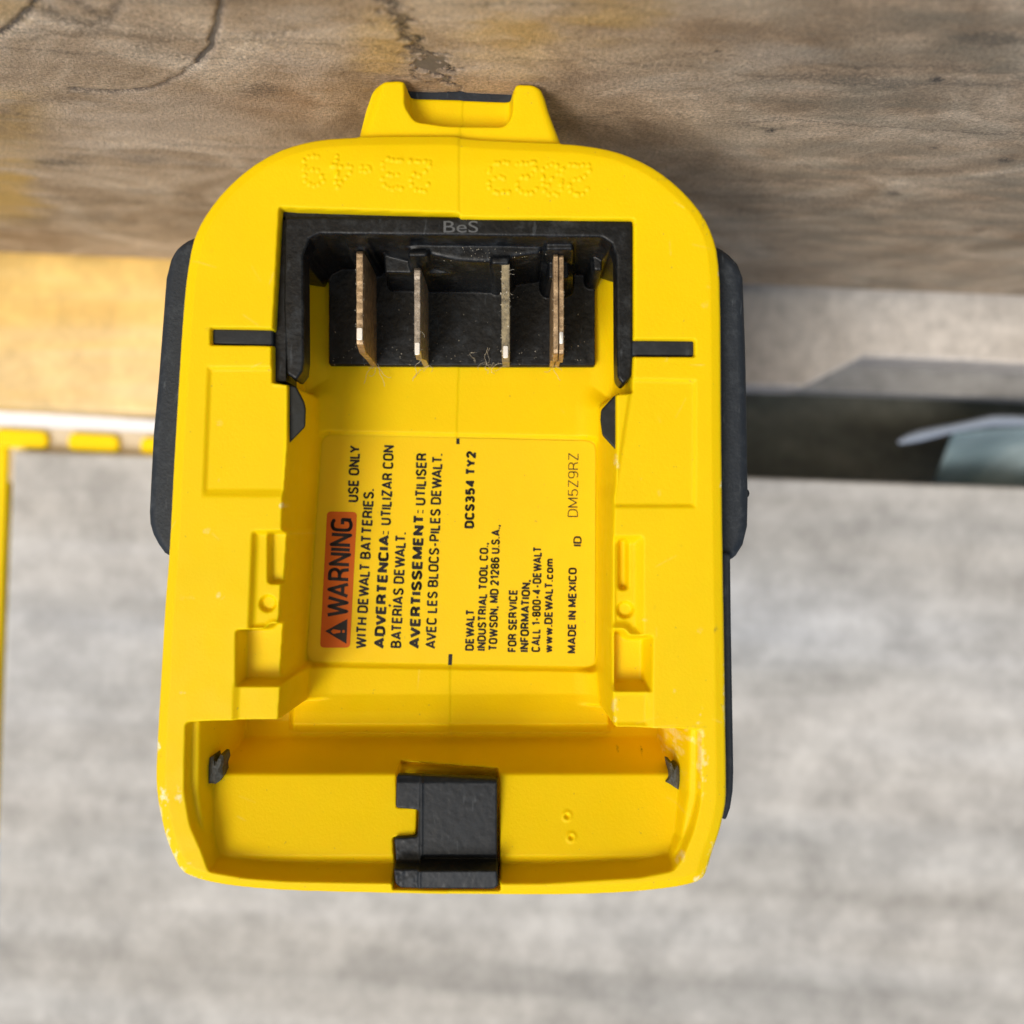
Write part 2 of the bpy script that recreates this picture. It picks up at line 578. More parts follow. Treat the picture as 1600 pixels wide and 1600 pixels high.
def bench():
    FAR = 286.0
    zs = np.concatenate([np.arange(60, -20, -0.35), np.arange(-20, DV - FAR, -0.8), [DV - FAR]])
    xs = np.concatenate([np.arange(-420, -110, 6), np.arange(-110, 110, 0.4), np.arange(110, 421, 6)])
    X, Z = np.meshgrid(xs, zs)
    s = (DV - Z) / DV
    xr, yr = X * CT + YT * ST, -X * ST + YT * CT        # back to tool axes
    U = 800 + xr / K / s; V = 800 - yr / K / s
    n = fbm(X * 0.12 + 40, Z * 0.35 + 40, 3)
    n2 = fbm(X * 0.5 + 40, Z * 0.6 + 40, 9)
    H = (n - 0.5) * 0.35 + (n2 - 0.5) * 0.12
    dark = np.zeros_like(X); gold_and_glow = np.zeros_like(X); rust = np.zeros_like(X); pale = np.zeros_like(X)

    def line(pts, wd, amt, dep=0.4, jit=6):
        nonlocal dark, H
        Uj = U + (n2 - 0.5) * jit * 2; Vj = V + (n - 0.5) * jit * 2
        d, t = seg_dist(pts, Uj, Vj)
        w = wd * (0.5 + n2)
        k = np.clip(1.3 - d / w, 0, 1)
        dark = np.maximum(dark, k * amt); H = H - k * dep

    line([(350, -40), (344, 8), (340, 40), (330, 75), (308, 100)], 5, 1.0, 0.9)
    line([(308, 100), (285, 115), (258, 130), (235, 140), (180, 146), (110, 142)], 4, 0.6, 0.35)
    line([(-20, 62), (12, 50), (35, 28), (60, 5), (100, -20)], 7, 0.9, 0.5)
    line([(60, 10), (95, 30), (140, 40), (175, 30), (186, 0), (190, -30)], 10, 0.55, 0.2)
    line([(100, -5), (135, 12), (170, 38)], 8, 0.5, 0.1)
    line([(585, -20), (612, 18), (632, 50), (640, 82), (652, 100), (690, 118), (705, 130)], 13, 1.0, 0.5, 46)
    line([(650, 100), (668, 108), (690, 105)], 9, 0.7, 0.4, 22)

    def blob(arr, u, v, ru, rv, amt, p=2.0):
        d = np.hypot((U - u) / ru, (V - v) / rv)
        q = np.clip(1.25 - d + (n - 0.5) * 1.6, 0, 1)
        return np.maximum(arr, q * q * (3 - 2 * q) * amt)

    gold_and_glow = blob(gold_and_glow, 590, 70, 55, 60, 0.55)
    gold_and_glow = blob(gold_and_glow, 800, 60, 80, 60, 0.55)
    gold_and_glow = blob(gold_and_glow, 950, 20, 110, 40, 0.5)
    gold_and_glow = blob(gold_and_glow, 10, 300, 70, 60, 0.9)  # yellow glow on the left bench edge, painted into the wood colour
    gold_and_glow = blob(gold_and_glow, 20, 200, 80, 60, 0.35)
    gold_and_glow = blob(gold_and_glow, 10, 20, 50, 30, 0.4)
    rust = blob(rust, 440, 165, 110, 35, 0.45)
    rust = blob(rust, 1120, 50, 110, 35, 0.4)
    rust = blob(rust, 40, 370, 120, 22, 0.4)
    olive = np.clip((U - 850) / 500, 0, 1) * np.clip(0.55 + (n - 0.5) * 1.6, 0, 1) * 0.75  # wood turns darker towards the right
    olive = np.maximum(olive, np.clip((V - 240) / 160, 0, 1) * 0.35 * np.clip(0.6 + (n - 0.5) * 2, 0, 1))
    pale = blob(pale, 470, 60, 130, 60, 0.45)
    pale = blob(pale, 250, 200, 230, 60, 0.3)
    pale = blob(pale, 760, 100, 120, 40, 0.4)
    pale = blob(pale, 1210, 85, 120, 30, 0.4)
    for (u, v, ru, rv, a) in ((105, 255, 60, 14, 0.8), (240, 60, 50, 30, .35), (400, 140, 40, 14, .5), (220, 250, 40, 8, .4),
                              (320, 262, 40, 12, .3), (1338, 110, 10, 4, 1), (1465, 125, 16, 5, 1), (1205, 206, 10, 4, 1),
                              (1120, 82, 14, 4, 1), (1460, 232, 12, 4, .8), (1395, 302, 14, 5, .7), (1570, 250, 14, 4, .8),
                              (1550, 60, 60, 14, .4), (1330, 320, 160, 10, .3), (300, 350, 150, 10, .35), (150, 340, 60, 12, .4),
                              (50, 345, 50, 8, .5)):
        dark = blob(dark, u, v, ru, rv, a)
    # grain that runs along the bench
    gr = fbm(X * 0.02 + 50, Z * 0.5 + 60 + n * 3, 21)
    dark = np.clip(np.maximum(dark, np.clip((gr - 0.60) * 4, 0, 0.35)), 0, 1)
    Yv = YT - np.minimum(H, 0.25) + 0.1
    ny, nx = X.shape
    idx = np.arange(nx * ny).reshape(ny, nx)
    F = np.stack([idx[:-1, :-1].ravel(), idx[:-1, 1:].ravel(), idx[1:, 1:].ravel(), idx[1:, :-1].ravel()], 1)
    Vt = np.stack([X.ravel(), Yv.ravel(), Z.ravel()], 1)
    m = mat_wood('bench_wood', (0.28, 0.18, 0.10), (0.53, 0.385, 0.255), (0.80, 0.64, 0.47), 34, 40, 60, 1.0, 0.6, 1900, True)
    e = empty('wooden_bench', w_room([0, YT, -60])[0],
              'rough brown wooden bench top with knot rings and a curved crack under the yellow tool', 'bench')
    from_arrays('bench_top', Vt, F, m, e, True, w_room,
                {'dark': dark.ravel(), 'gold_and_glow': gold_and_glow.ravel(), 'rust': rust.ravel(), 'pale': pale.ravel(), 'olive': olive.ravel()})
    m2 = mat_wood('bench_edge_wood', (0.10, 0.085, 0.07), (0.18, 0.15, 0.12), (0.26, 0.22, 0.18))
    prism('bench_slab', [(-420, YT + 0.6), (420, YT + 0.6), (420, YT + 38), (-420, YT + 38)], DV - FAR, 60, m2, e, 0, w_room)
    return e


bench()

# pale boards standing behind the bench
M_PALE = mat_wood('pale_board_wood', (0.38, 0.33, 0.29), (0.48, 0.43, 0.38), (0.58, 0.53, 0.48), 6, 20, 26, 0.1, 0.6, 200)
M_GLOW_TINT = mat_wood('glow_tint_wood', (0.74, 0.42, 0.085), (0.82, 0.54, 0.17), (0.80, 0.60, 0.32), 3, 8, 22, 0.05, 0.6, 40)  # reflected yellow glow on the left strip is put into this colour
M_GREYB = mat_wood('grey_board_wood', (0.355, 0.355, 0.355), (0.44, 0.442, 0.445), (0.52, 0.525, 0.54), 2.2, 8, 30, 0.1, 0.7, 60)
def weather(m):
    nt = m.node_tree; b = nt.nodes['Principled BSDF']
    src = b.inputs['Base Color'].links[0].from_socket
    v = coords(nt, (0.35, 1, 2.6))
    n = nd(nt, 'ShaderNodeTexNoise', Scale=9, Detail=3)
    nt.links.new(v, n.inputs['Vector'])
    t = ramp(nt, n.outputs[0], [(0.34, (0.92, 0.95, 1.01)), (0.50, (0.97, 0.96, 0.945)), (0.66, (0.985, 0.95, 0.905))])
    n2 = nd(nt, 'ShaderNodeTexNoise', Scale=30, Detail=4)
    nt.links.new(coords(nt, (0.14, 1, 2.0)), n2.inputs['Vector'])
    t2 = ramp(nt, n2.outputs[0], [(0.32, g(0.82)), (0.48, g(0.97)), (0.68, g(1.06))])
    nt.links.new(mix(nt, 1.0, mix(nt, 1.0, src, t, 'MULTIPLY'), t2, 'MULTIPLY'), b.inputs['Base Color'])


weather(M_GREYB)
M_GAP_SHADE = mat_wood('gap_shade_wood', (0.08, 0.083, 0.07), (0.14, 0.14, 0.115), (0.22, 0.21, 0.17), 5, 20, 40, 0.1, 0.7, 200)  # dark colour stands in for the shade inside the gap


def rquad(a, b, c, d, dist):
    return [rp(*a, dist), rp(*b, dist), rp(*c, dist), rp(*d, dist)]


board('pale_board', [rp(820, 380, 300), rp(2300, 450, 300), rp(2300, 610, 300), rp(1500, 563, 300), rp(1350, 558, 300), rp(1255, 606, 300), rp(820, 592, 300)], 300, 18, M_PALE,
      'pale grey-beige board lying behind the bench to the right of the tool', 'board')
board('grey_batten', rquad((1150, 530), (2300, 560), (2300, 652), (1150, 606), 324), 324, 10,
      mat_wood('batten_wood', (0.19, 0.185, 0.18), (0.26, 0.25, 0.24), (0.33, 0.315, 0.30), 6, 20, 26, 0.1, 0.6, 200),
      'dull grey batten showing under the pale board at the right edge', 'batten', 1.0)
board('glow_tint_board', rquad((-700, 340), (818, 395), (818, 672), (-700, 605), 298), 298, 18, M_GLOW_TINT,
      'board tinted with painted yellow glow behind the bench to the left of the tool', 'board')
board('gap_shade_board', rquad((-700, 520), (2300, 560), (2300, 860), (-700, 780), 372), 372, 12, M_GAP_SHADE,
      'added backing board coloured dark as shade in the gap between the pale board and the large grey board', 'board')
gx = [rp(19, 703, 312), rp(2300, 786, 312), rp(2300, 3300, 312), rp(-30, 3300, 312), rp(-6, 1300, 312)]
board('grey_board', gx, 312, 16, M_GREYB,
      'large weathered grey wooden board with faint grain filling the view below and behind the tool', 'board')


# yellow case edge with a white rail, left of the grey panel
def yellow_rail():
    e = empty('yellow_rail', w_room([-80, 10, -150])[0],
              'yellow and white slotted rail at the left edge beside the large grey board', 'rail')
    white = mat_flat('white_paint', (0.80, 0.82, 0.90), 0.4)
    tan = mat_flat('tan_bracket', (0.62, 0.52, 0.38), 0.6)
    D = 318
    prism('white_strip', rquad((-300, 622), (820, 690), (820, 700), (-300, 651), D - 4), DV - D - 6, DV - D + 4, white, e, 0.8, w_room)
    prism('bracket', rquad((-300, 640), (820, 695), (820, 790), (-300, 740), D), DV - D - 8, DV - D + 0.5, tan, e, 0.8, w_room)
    x = -180
    for a, b in ((-150, -30), (-10, 75), (106, 186), (219, 300), (335, 420)):
        yo = (a - 0) * 0.06
        prism('yellow_tab', rnd(rquad((a, 669 + yo), (b, 669 + yo + (b - a) * .06), (b, 699 + yo + (b - a) * .05), (a, 699 + yo), D - 2), 3),
              DV - D - 6, DV - D + 2.5, M_YB, e, 0.8, w_room)
    prism('yellow_upright', rquad((-260, 690), (17, 698), (-8, 1320), (-260, 1320), D), DV - D - 10, DV - D + 2, M_YB, e, 1.2, w_room)


yellow_rail()


# crumpled blue-grey film in the gap at the right
def film():
    nx, ny = 60, 24
    V = []
    for j in range(ny):
        for i in range(nx):
            a = i / (nx - 1); b = j / (ny - 1)
            u = 1490 + a * 400 - b * 42 * (1 - a)
            top = 672 - 8 * min(1, a * 3) + 22 * max(0, a - 0.4)
            bot = 790
            v = top + (bot - top) * b
            dist = 322 + 10 * b - 6 * math.sin(a * 17 + b * 4) * 0.35 - 5 * math.exp(-((b - 0.05) / 0.12) ** 2)
            p = rp(u, v, dist)
            V.append((p[0], p[1], DV - dist))
    F = [[j * nx + i, (j + 1) * nx + i, (j + 1) * nx + i + 1, j * nx + i + 1] for j in range(ny - 1) for i in range(nx - 1)]
    m, nt, b = new_mat('blue_film')
    v = coords(nt)
    n = nd(nt, 'ShaderNodeTexNoise', Scale=45, Detail=3)
    nt.links.new(v, n.inputs['Vector'])
    c = ramp(nt, n.outputs[0], [(0.35, (0.075, 0.13, 0.155)), (0.65, (0.17, 0.23, 0.255))])
    nt.links.new(c, b.inputs['Base Color'])
    b.inputs['Roughness'].default_value = 0.6
    e = empty('plastic_film', w_room([90, 10, -170])[0],
              'folded blue-grey plastic film with a pale hem tucked in the dark gap at right', 'plastic film')
    o = from_arrays('sheet', V, F, m, e, True, w_room)
    sd = o.modifiers.new('s', 'SOLIDIFY'); sd.thickness = 0.0006
    # pale folded hem as a soft tube
    pts = []
    for k in range(30):
        a = k / 29
        u = 1404 + a * 470
        v_ = 688 - 34 * min(1, a * 3.2) ** 0.8 + 22 * max(0, a - 0.4) + 3
        p = rp(u, v_, 312)
        pts.append((p[0], p[1], DV - 312))
    tube('hem', pts, [(0.7, 1.3, 1.6)[min(i, 2)] + 0.2 * math.sin(i * 0.8) for i in range(30)], mat_flat('hem_plastic', (0.25, 0.29, 0.36), 0.5), e, 10, w_room)


def tube(name, pts, rad, mat, parent, n=8, conv=w_tool):
    pts = [Vector(p) for p in pts]
    V = []; F = []
    up = Vector((0.13, 0.31, 0.94)).normalized()
    for i, p in enumerate(pts):
        t = (pts[min(i + 1, len(pts) - 1)] - pts[max(i - 1, 0)]).normalized()
        a = t.cross(up).normalized(); b = t.cross(a)
        r = rad[i] if isinstance(rad, (list, tuple)) else rad
        for k in range(n):
            q = 2 * math.pi * k / n
            V.append(tuple(p + a * (r * math.cos(q)) + b * (r * math.sin(q))))
    for i in range(len(pts) - 1):
        for k in range(n):
            k2 = (k + 1) % n
            F.append([i * n + k, i * n + k2, (i + 1) * n + k2, (i + 1) * n + k])
    F.append(list(range(n - 1, -1, -1))); F.append([len(V) - n + k for k in range(n)])
    return from_arrays(name, V, F, mat, parent, True, conv)


film()

# ================================================================ THE TOOL
tool = empty('power_tool', w_tool([-8, 60, -15])[0],
             'yellow cordless power tool with its empty battery socket and black terminal blades facing the viewer', 'power tool')

# outer outline of the socket foot
OUT = [(500, 214), (540, 211), (561, 210), (640, 209), (714, 209), (722, 213), (780, 217), (876, 221), (900, 222), (944, 229), (975, 238),
       (1012, 255), (1044, 276), (1075, 304), (1100, 335), (1115, 366), (1123, 397), (1127, 454), (1128, 610), (1129, 735),
       (1131, 888), (1133, 1000), (1135, 1146), (1136, 1211), (1136, 1250), (1132, 1272), (1126, 1299), (1112, 1338), (1106, 1362),
       (1097, 1377), (1069, 1386), (1025, 1392), (981, 1396), (916, 1399), (850, 1400), (700, 1399), (558, 1396), (449, 1393),
       (383, 1388), (339, 1382), (302, 1373), (282, 1362), (269, 1338), (258, 1310), (250, 1277), (244, 1244), (242, 1211),
       (244, 1167), (247, 1110), (251, 1041), (256, 953), (263, 866), (266, 812), (271, 713), (277, 615), (283, 516), (288, 454),
       (292, 422), (299, 382), (308, 357), (324, 329), (349, 297), (386, 263), (430, 235), (465, 222)]
outline = chaikin(tps(OUT, -0.6), 1)
HZ = -3.0
HOOK = [(556, 232), (560, 210), (571, 169), (580, 143), (588, 130), (601, 126), (625, 125), (634, 128), (637, 140), (637, 153, -8),
        (700, 154, -8), (802, 158, -8), (804, 145), (804, 134), (810, 130), (832, 131), (846, 136), (852, 150), (858, 172), (877, 221), (882, 240),
        (720, 250)]
hook = rnd(tps(HOOK, HZ), 0.5)

R = Relief(-56, 36, -61, 69, 0.155)
X, Y = R.X, R.Y
in_face, _, _ = sd_poly(outline, X, Y)
R.H[:] = 0
# gentle pillow of the top arch and shallow outer chamfer band
R.H -= 0.55 * np.clip((in_face + 1.7) / 1.7, 0, 1)
yt = tp(0, 262)[1]
R.H -= 0.9 * np.clip((Y - yt) / 5.5, 0, 1) ** 1.6
# hook level where outside the face
t = np.clip(in_face / 0.35, 0, 1)
R.H = R.H * (1 - t) + (HZ) * t
R.H = np.where(in_face > 0.35, HZ, R.H)
# hook's cross bar set back between two prongs
bar = rnd(tps([(636, 120, -6), (636, 176, -6), (650, 196, -5), (700, 203, -5), (788, 204, -5), (800, 190, -6), (803, 120, -6)]), 0.9)
R.carve(bar, -8.0, 0.35, 0.45, 0.5)
# prong crowns rounded
for pc in (((560, 214), (590, 128)), ((878, 224), (848, 132))):
    a, b = tp(*pc[0], HZ), tp(*pc[1], HZ)
    d, _ = seg_dist([a, b], X, Y)
    R.H -= np.where(in_face > 0.2, np.clip(1.6 - d, 0, 1.6) ** 2 * 0.35, 0)

# --- floor of the socket along y
prof_px = [(330, -23.5), (600, -23), (1045, -21), (1085, -20.3), (1112, -19.2), (1132, -18.6), (1144, -20.6), (1152, -20.2), (1206, -8.0), (1211, -7.5),
           (1270, -6.0), (1328, -4.5), (1337, -4.3), (1352, -5.2)]
ky = [tp(0, v_, z_)[1] for v_, z_ in prof_px] + [-70]
kz = [z_ for v_, z_ in prof_px] + [-5.0]
FL = np.interp(-Y, -np.array(ky), np.array(kz))
# side ramps of the lower bay
xl = np.interp(-Y, [31, 43, 50, 57], [tp(289, 0)[0], tp(287, 0)[0], tp(297, 0)[0], tp(324, 0)[0]])
xr = np.interp(-Y, [31, 43, 50, 57], [tp(1099, 0)[0], tp(1096, 0)[0], tp(1084, 0)[0], tp(1052, 0)[0]])
dl = X - xl; dr = xr - X


def side(d, h):
    # upper step, flat, then slope to the floor
    return np.interp(d, [0, 0.25, 1.4, 1.7, 3.6, 3.9, 60], [0.2, -2.2, -2.5, -3.4, -16, -30, -30])


FLB = np.interp(-Y, -np.array(ky), np.array([z_ if v_ < 1085 or v_ > 1140 else -21.5 for v_, z_ in prof_px] + [-5.0]))
wch = np.clip((X - tp(446, 0, -18)[0]) / 1.2, 0, 1) * np.clip((tp(962, 0, -18)[0] - X) / 1.2, 0, 1)
FLW = FLB + (FL - FLB) * wch
low = np.maximum(FLW, np.maximum(side(dl, 0), side(dr, 0)))

# --- upper socket (terminal window + label channel)
R1 = [(437, 324), (464, 326), (716, 334), (718, 340), (990, 343), (990, 532), (988, 613), (963, 615), (963, 691), (962, 757), (959, 779),
      (958, 844), (957, 975), (958, 1084), (961, 1128), (966, 1170), (966, 1176, -14), (433, 1176, -14), (433, 1128), (437, 1071), (439, 986),
      (441, 931), (447, 900), (448, 831), (441, 829), (442, 779), (446, 735), (449, 691), (449, 600), (425, 597), (425, 540), (427, 510)]
R.carve(rnd(tps(R1), 0.25, 2), FL, 0.7, 0.35, 2.2)
# --- lower bay
R2 = [(289, 1128), (433, 1127), (600, 1127), (966, 1138), (1097, 1141), (1096, 1255), (1084, 1300), (1066, 1345), (1052, 1363), (1000, 1373),
      (850, 1382), (700, 1383), (558, 1381), (449, 1379), (383, 1374), (326, 1364), (313, 1327), (296, 1288), (287, 1235), (287, 1189)]
sl, d = R.sd(rnd(tps(R2), 0.8))
Hs = R.H[sl]
rimp = tps([(313, 1327), (326, 1364), (383, 1374), (449, 1379), (558, 1381), (700, 1383), (850, 1382), (1000, 1373), (1052, 1363), (1066, 1345)])
yrim = np.interp(X[sl], [p[0] for p in rimp], [p[1] for p in rimp])
lw = np.maximum(low[sl], np.minimum(-0.2, -0.2 - 3.6 * (Y[sl] - yrim - 0.1)))
tt = np.clip(-d / 0.35, 0, 1); tt = tt * tt * (3 - 2 * tt)
R.H[sl] = Hs + (np.minimum(Hs, lw) - Hs) * tt
# worn raised step in the rim's right corner
R.lift(rnd(tps([(945, 1350), (1050, 1342), (1040, 1368), (955, 1368)], -6), 1.0), -3.6, 1.0)

# --- shallow pads
R.carve(tps([(324, 573), (430, 573), (430, 598), (452, 598), (444, 779), (316, 778)]), -0.5 * np.clip((Y - tp(0, 778)[1]) / 1.3, 0.01, 1), 0.45, 0.05, 0.05, top=0.0)
R.carve(tps([(986, 591), (1088, 593), (1087, 793), (955, 793)]), -0.42, 0.4, 0.05, 0.05, top=0.0)
# --- slots for the black bars
R.carve(tps([(329, 512), (440, 514), (440, 540), (329, 538)]), -3, 0.2, 0.1, 0.2)
R.carve(tps([(975, 530), (1086, 531), (1086, 557), (975, 556)]), -3, 0.2, 0.1, 0.2)
# --- pockets, left
R.carve(rnd(tps([(394, 830), (455, 829), (450, 976), (424, 976), (413, 984), (388, 984)]), 0.5), -1.3, 0.35, 0.2, 0.3, top=0.0)
R.carve(rnd(tps([(369, 985), (411, 984), (420, 975), (460, 975), (460, 1073), (368, 1073)]), 0.4), -4.8, 0.3, 0.2, 0.25, top=0.0)
R.carve(tps([(365, 1066), (460, 1066), (460, 1135), (363, 1135)]), -0.7, 0.5, 0.1, 0.2, top=0.0)
R.carve(rnd(tps([(418, 831), (460, 831), (460, 912), (418, 912)], -1.3), 0.8), -3.2, 0.2, 0.12, 0.15)
cc = tp(418, 943, -1.3)
R.carve([(cc[0] + 1.25 * math.cos(a), cc[1] + 1.25 * math.sin(a)) for a in np.linspace(0, 2 * math.pi, 28)[:-1]], -2.3, 0.15, 0.1, 0.05)
# --- pockets, right
R.carve(rnd(tps([(945, 838), (1005, 838), (1005, 993), (985, 993), (978, 984), (945, 984)]), 0.5), -1.3, 0.8, 0.2, 0.3, top=0.0)
R.carve(rnd(tps([(945, 984), (976, 984), (984, 994), (1020, 994), (1019, 1082), (945, 1082)]), 0.4), -4.6, 0.9, 0.2, 0.25, top=0.0)
R.carve(tps([(945, 1076), (1020, 1076), (1020, 1142), (945, 1142)]), -0.7, 0.8, 0.1, 0.2, top=0.0)
R.carve(rnd(tps([(966, 842), (982, 842), (982, 922), (966, 922)], -1.3), 0.7), -3.0, 0.25, 0.12, 0.15)
cc = tp(977, 953, -1.3)
R.carve([(cc[0] + 1.25 * math.cos(a), cc[1] + 1.25 * math.sin(a)) for a in np.linspace(0, 2 * math.pi, 28)[:-1]], -2.3, 0.15, 0.1, 0.05)
# thin rails that keep the channel's inner lip in front of the right pockets
R.lift(tps([(957, 838), (964, 838), (964, 1134), (958, 1134)]), -0.9, 0.3)


# --- label recess in the floor
def zfl(y_):
    return float(np.interp(-y_, -np.array(ky), np.array(kz)))


def fp(u, v):
    """point on the socket floor"""
    z = -22.0
    for _ in range(4):
        y = tp(u, v, z)[1]
        z = zfl(y)
    p = tp(u, v, z)
    return (p[0], p[1], z)


LAB = [(503, 679), (931, 689), (930, 1042), (478, 1033)]
labp = rnd([fp(*p)[:2] for p in LAB], 2.0, 6)
laboc = rnd([fp(*p)[:2] for p in [(498, 674), (937, 683), (937, 1049), (471, 1041)]], 2.2, 6)
R.carve(laboc, FL - 0.55, 0.45, 0.25, 0.1)

# --- latch window
R.carve(rnd(tps([(623, 1191, -11), (780, 1197, -11), (781, 1393, 0), (614, 1391, 0), (614, 1309, -5), (650, 1307, -5), (652, 1261, -6), (621, 1259, -7)]), 0.25), np.minimum(FL - 3.5, -9.0 + 0 * Y), 0.3, 0.2, 0.2)

# --- seam between the two moulded halves
seam_y = np.array([-70, -57, -42, -37, -24, 23, 44, 57, 70])
seam_x = np.array([-9.7, -9.7, -9.9, -10.4, -10.6, -9.25, -7.95, -8.0, -7.6])
SX = np.interp(Y, seam_y, seam_x)
R.H -= 0.09 * np.exp(-((X - SX) / 0.16) ** 2)
R.H -= 0.10 * np.clip((X - SX) / 0.15, 0, 1)

# --- moulded dot-matrix date marks (read upside down)
FONT = {'0': ["01110", "10001", "10011", "10101", "11001", "10001", "01110"], '2': ["01110", "10001", "00001", "00110", "01000", "10000", "11111"],
        '3': ["11110", "00001", "00001", "01110", "00001", "00001", "11110"], '4': ["00010", "00110", "01010", "10010", "11111", "00010", "00010"],
        '9': ["01110", "10001", "10001", "01111", "00001", "00001", "01110"], '-': ["00000", "00000", "00000", "01110", "01110", "00000", "00000"]}


def dots(ch, uc, vc, w=31, h=50):
    g_ = FONT[ch]
    for j in range(7):
        for i in range(5):
            if g_[j][i] == '1':
                # turned by 180 degrees
                u = uc - (i - 2) / 4 * w + random.uniform(-2, 2)
                v = vc - (j - 3) / 6 * h + random.uniform(-2, 2)
                x, y = tp(u, v)
                i0 = np.searchsorted(R.xs, x - 1); i1 = np.searchsorted(R.xs, x + 1)
                j0 = np.searchsorted(R.ys, y - 1); j1 = np.searchsorted(R.ys, y + 1)
                s_ = (slice(j0, j1), slice(i0, i1))
                dd = np.hypot(X[s_] - x, Y[s_] - y)
                R.H[s_] += random.uniform(0.16, 0.38) * np.exp(-(dd / random.uniform(0.26, 0.40)) ** 2) - 0.09 * np.exp(-((dd - 0.42) / 0.14) ** 2)


for ch, u, v in (('2', 905, 281), ('0', 864, 280), ('2', 822, 278), ('3', 780, 277), ('2', 656, 274), ('3', 613, 272), ('-', 572, 267), ('4', 533, 268), ('9', 490, 266)):
    dots(ch, u, v, 29, 46)
# two tiny sprue craters
for u, v in ((885, 1270), (891, 1300)):
    x, y = tp(u, v, -7.7)
    dd = np.hypot(X - x, Y - y)
    R.H += 0.25 * np.exp(-((dd - 0.55) / 0.22) ** 2) - 0.5 * np.exp(-(dd / 0.3) ** 2)
# moulding unevenness
R.H += (fbm(X * 0.09 + 30, Y * 0.09 + 30, 77, 3) - 0.45) * 0.10
R.smooth(1)

# --- wear / grime masks
wear = np.zeros_like(X); grime = np.zeros_like(X)
wnz = fbm(X * 2.6 + 190, Y * 1.6 + 190, 31, 4)


def spot(arr, u, v, ru, rv, amt=1.0, z=0.0):
    x, y = tp(u, v, z)
    d_ = np.hypot((X - x) / (ru * K), (Y - y) / (rv * K))
    q = np.clip(0.95 - d_ + (wnz - 0.5) * 3.2, 0, 1)
    ok = (R.H > -2.0) if z > -2 else (R.H < -1.5)
    np.maximum(arr, np.clip(q * 2.0, 0, 1) * amt * ok, out=arr)


for a in ((243, 1170, 7, 8), (252, 1245, 8, 14), (280, 1243, 6, 12, .6), (272, 1340, 6, 12), (283, 1362, 8, 5), (248, 1275, 4, 30, .7),
          (262, 1320, 4, 26, .7), (296, 1372, 14, 4, .8), (1128, 755, 3, 8), (1106, 1362, 6, 20, .8), (1096, 1376, 14, 5, .7), (1134, 1090, 3, 40, .6),
          (1062, 1340, 6, 10, .5), (965, 725, 3, 12, .8), (440, 790, 4, 5, 1), (962, 1100, 4, 25, .5), (1125, 425, 3, 7, .6), (343, 930, 7, 4, .5),
          (1115, 1340, 4, 20, .5)):
    spot(wear, *a)
for a in ((1060, 145, 40, 10, .4, -7), (1058, 150, 14, 50, .35, -6), (1095, 1180, 10, 50, .5)):
    spot(wear, a[0] if a[0] != 1060 else 1056, a[1] + (1000 if a[1] < 200 else 0), *a[2:])
for a in ((1100, 345, 4, 14, .5), (1040, 278, 20, 4, .3), (1087, 325, 6, 8, .4), (1118, 985, 3, 8, .5), (250, 1180, 4, 4, .4), (1090, 1136, 30, 3, .35),
          (468, 330, 20, 2, .2), (965, 1172, 2, 3, .9, -15), (1004, 1176, 3, 6, .9, -14)):
    spot(grime, *a)

rw = random.Random(12)
for _ in range(46):
    u = rw.choice((rw.uniform(262, 430), rw.uniform(975, 1125), rw.uniform(330, 1080))); v = rw.uniform(225, 1370)
    spot(grime if rw.random() < 0.6 else wear, u, v, rw.uniform(1.5, 9), rw.uniform(1.5, 6), rw.uniform(0.08, 0.25))
for _ in range(30):      # hairline scuffs
    u = rw.choice((rw.uniform(262, 430), rw.uniform(975, 1125), rw.uniform(330, 1080))); v = rw.uniform(225, 1370)
    a_ = rw.uniform(0, 3.14); l_ = rw.uniform(8, 40)
    p, q = tp(u, v), tp(u + l_ * math.cos(a_), v + l_ * math.sin(a_))
    d_, _ = seg_dist([p, q], X, Y)
    wear = np.maximum(wear, np.clip(1 - d_ / 0.16, 0, 1) * rw.uniform(0.04, 0.16))
# left and right halves
selL = (X + R.res * 0.5) < SX
att = {'wear': wear, 'grime': grime}
hl = R.build('housing_half', [outline, hook], M_Y, tool, -30, 0.55, selL, att)
hl['label'] = 'left half of the yellow housing with worn pale corner'
hr = R.build('housing_half', [outline, hook], M_Y, tool, -30, 0.55, ~selL, att)
hr['label'] = 'right half of the yellow housing'

# rear closure and grip behind the foot
def loft(name, rings, mat):
    V = []; F = []
    n = 28
    for (cx, cy, a, b, z) in rings:
        for k in range(n):
            q = 2 * math.pi * k / n
            c, s_ = math.cos(q), math.sin(q)
            V.append((cx + a * math.copysign(abs(c) ** 0.6, c), cy + b * math.copysign(abs(s_) ** 0.6, s_), z))
    for i in range(len(rings) - 1):
        for k in range(n):
            k2 = (k + 1) % n
            F.append([i * n + k, (i + 1) * n + k, (i + 1) * n + k2, i * n + k2])
    F.append(list(range(n))); F.append([len(V) - 1 - k for k in range(n)])
    o = from_arrays(name, V, F, mat, tool, True)
    return o


loft('neck', [(-10, 0, 42, 52, -28), (-10, 0, 41, 51, -34), (-10, -2, 30, 40, -42), (-10, -4, 22, 28, -52)], M_Y)
loft('grip', [(-10, -4, 23, 29, -51), (-10, -4, 24, 28, -70), (-10, -2, 24, 28, -90), (-10, 2, 26, 32, -104)], M_RUB)
loft('gear_head', [(-10, 4, 27, 34, -103), (-10, 20, 29, 44, -112), (-10, 22, 28, 43, -124), (-10, 22, 20, 34, -132)], M_Y)

prism('hook_shade_block', tps([(622, 137), (640, 136), (812, 141), (812, 200), (622, 200)], -8.5), -26, -8.3, M_RUB, tool, 0.5)  # black block added for the shade between the prongs

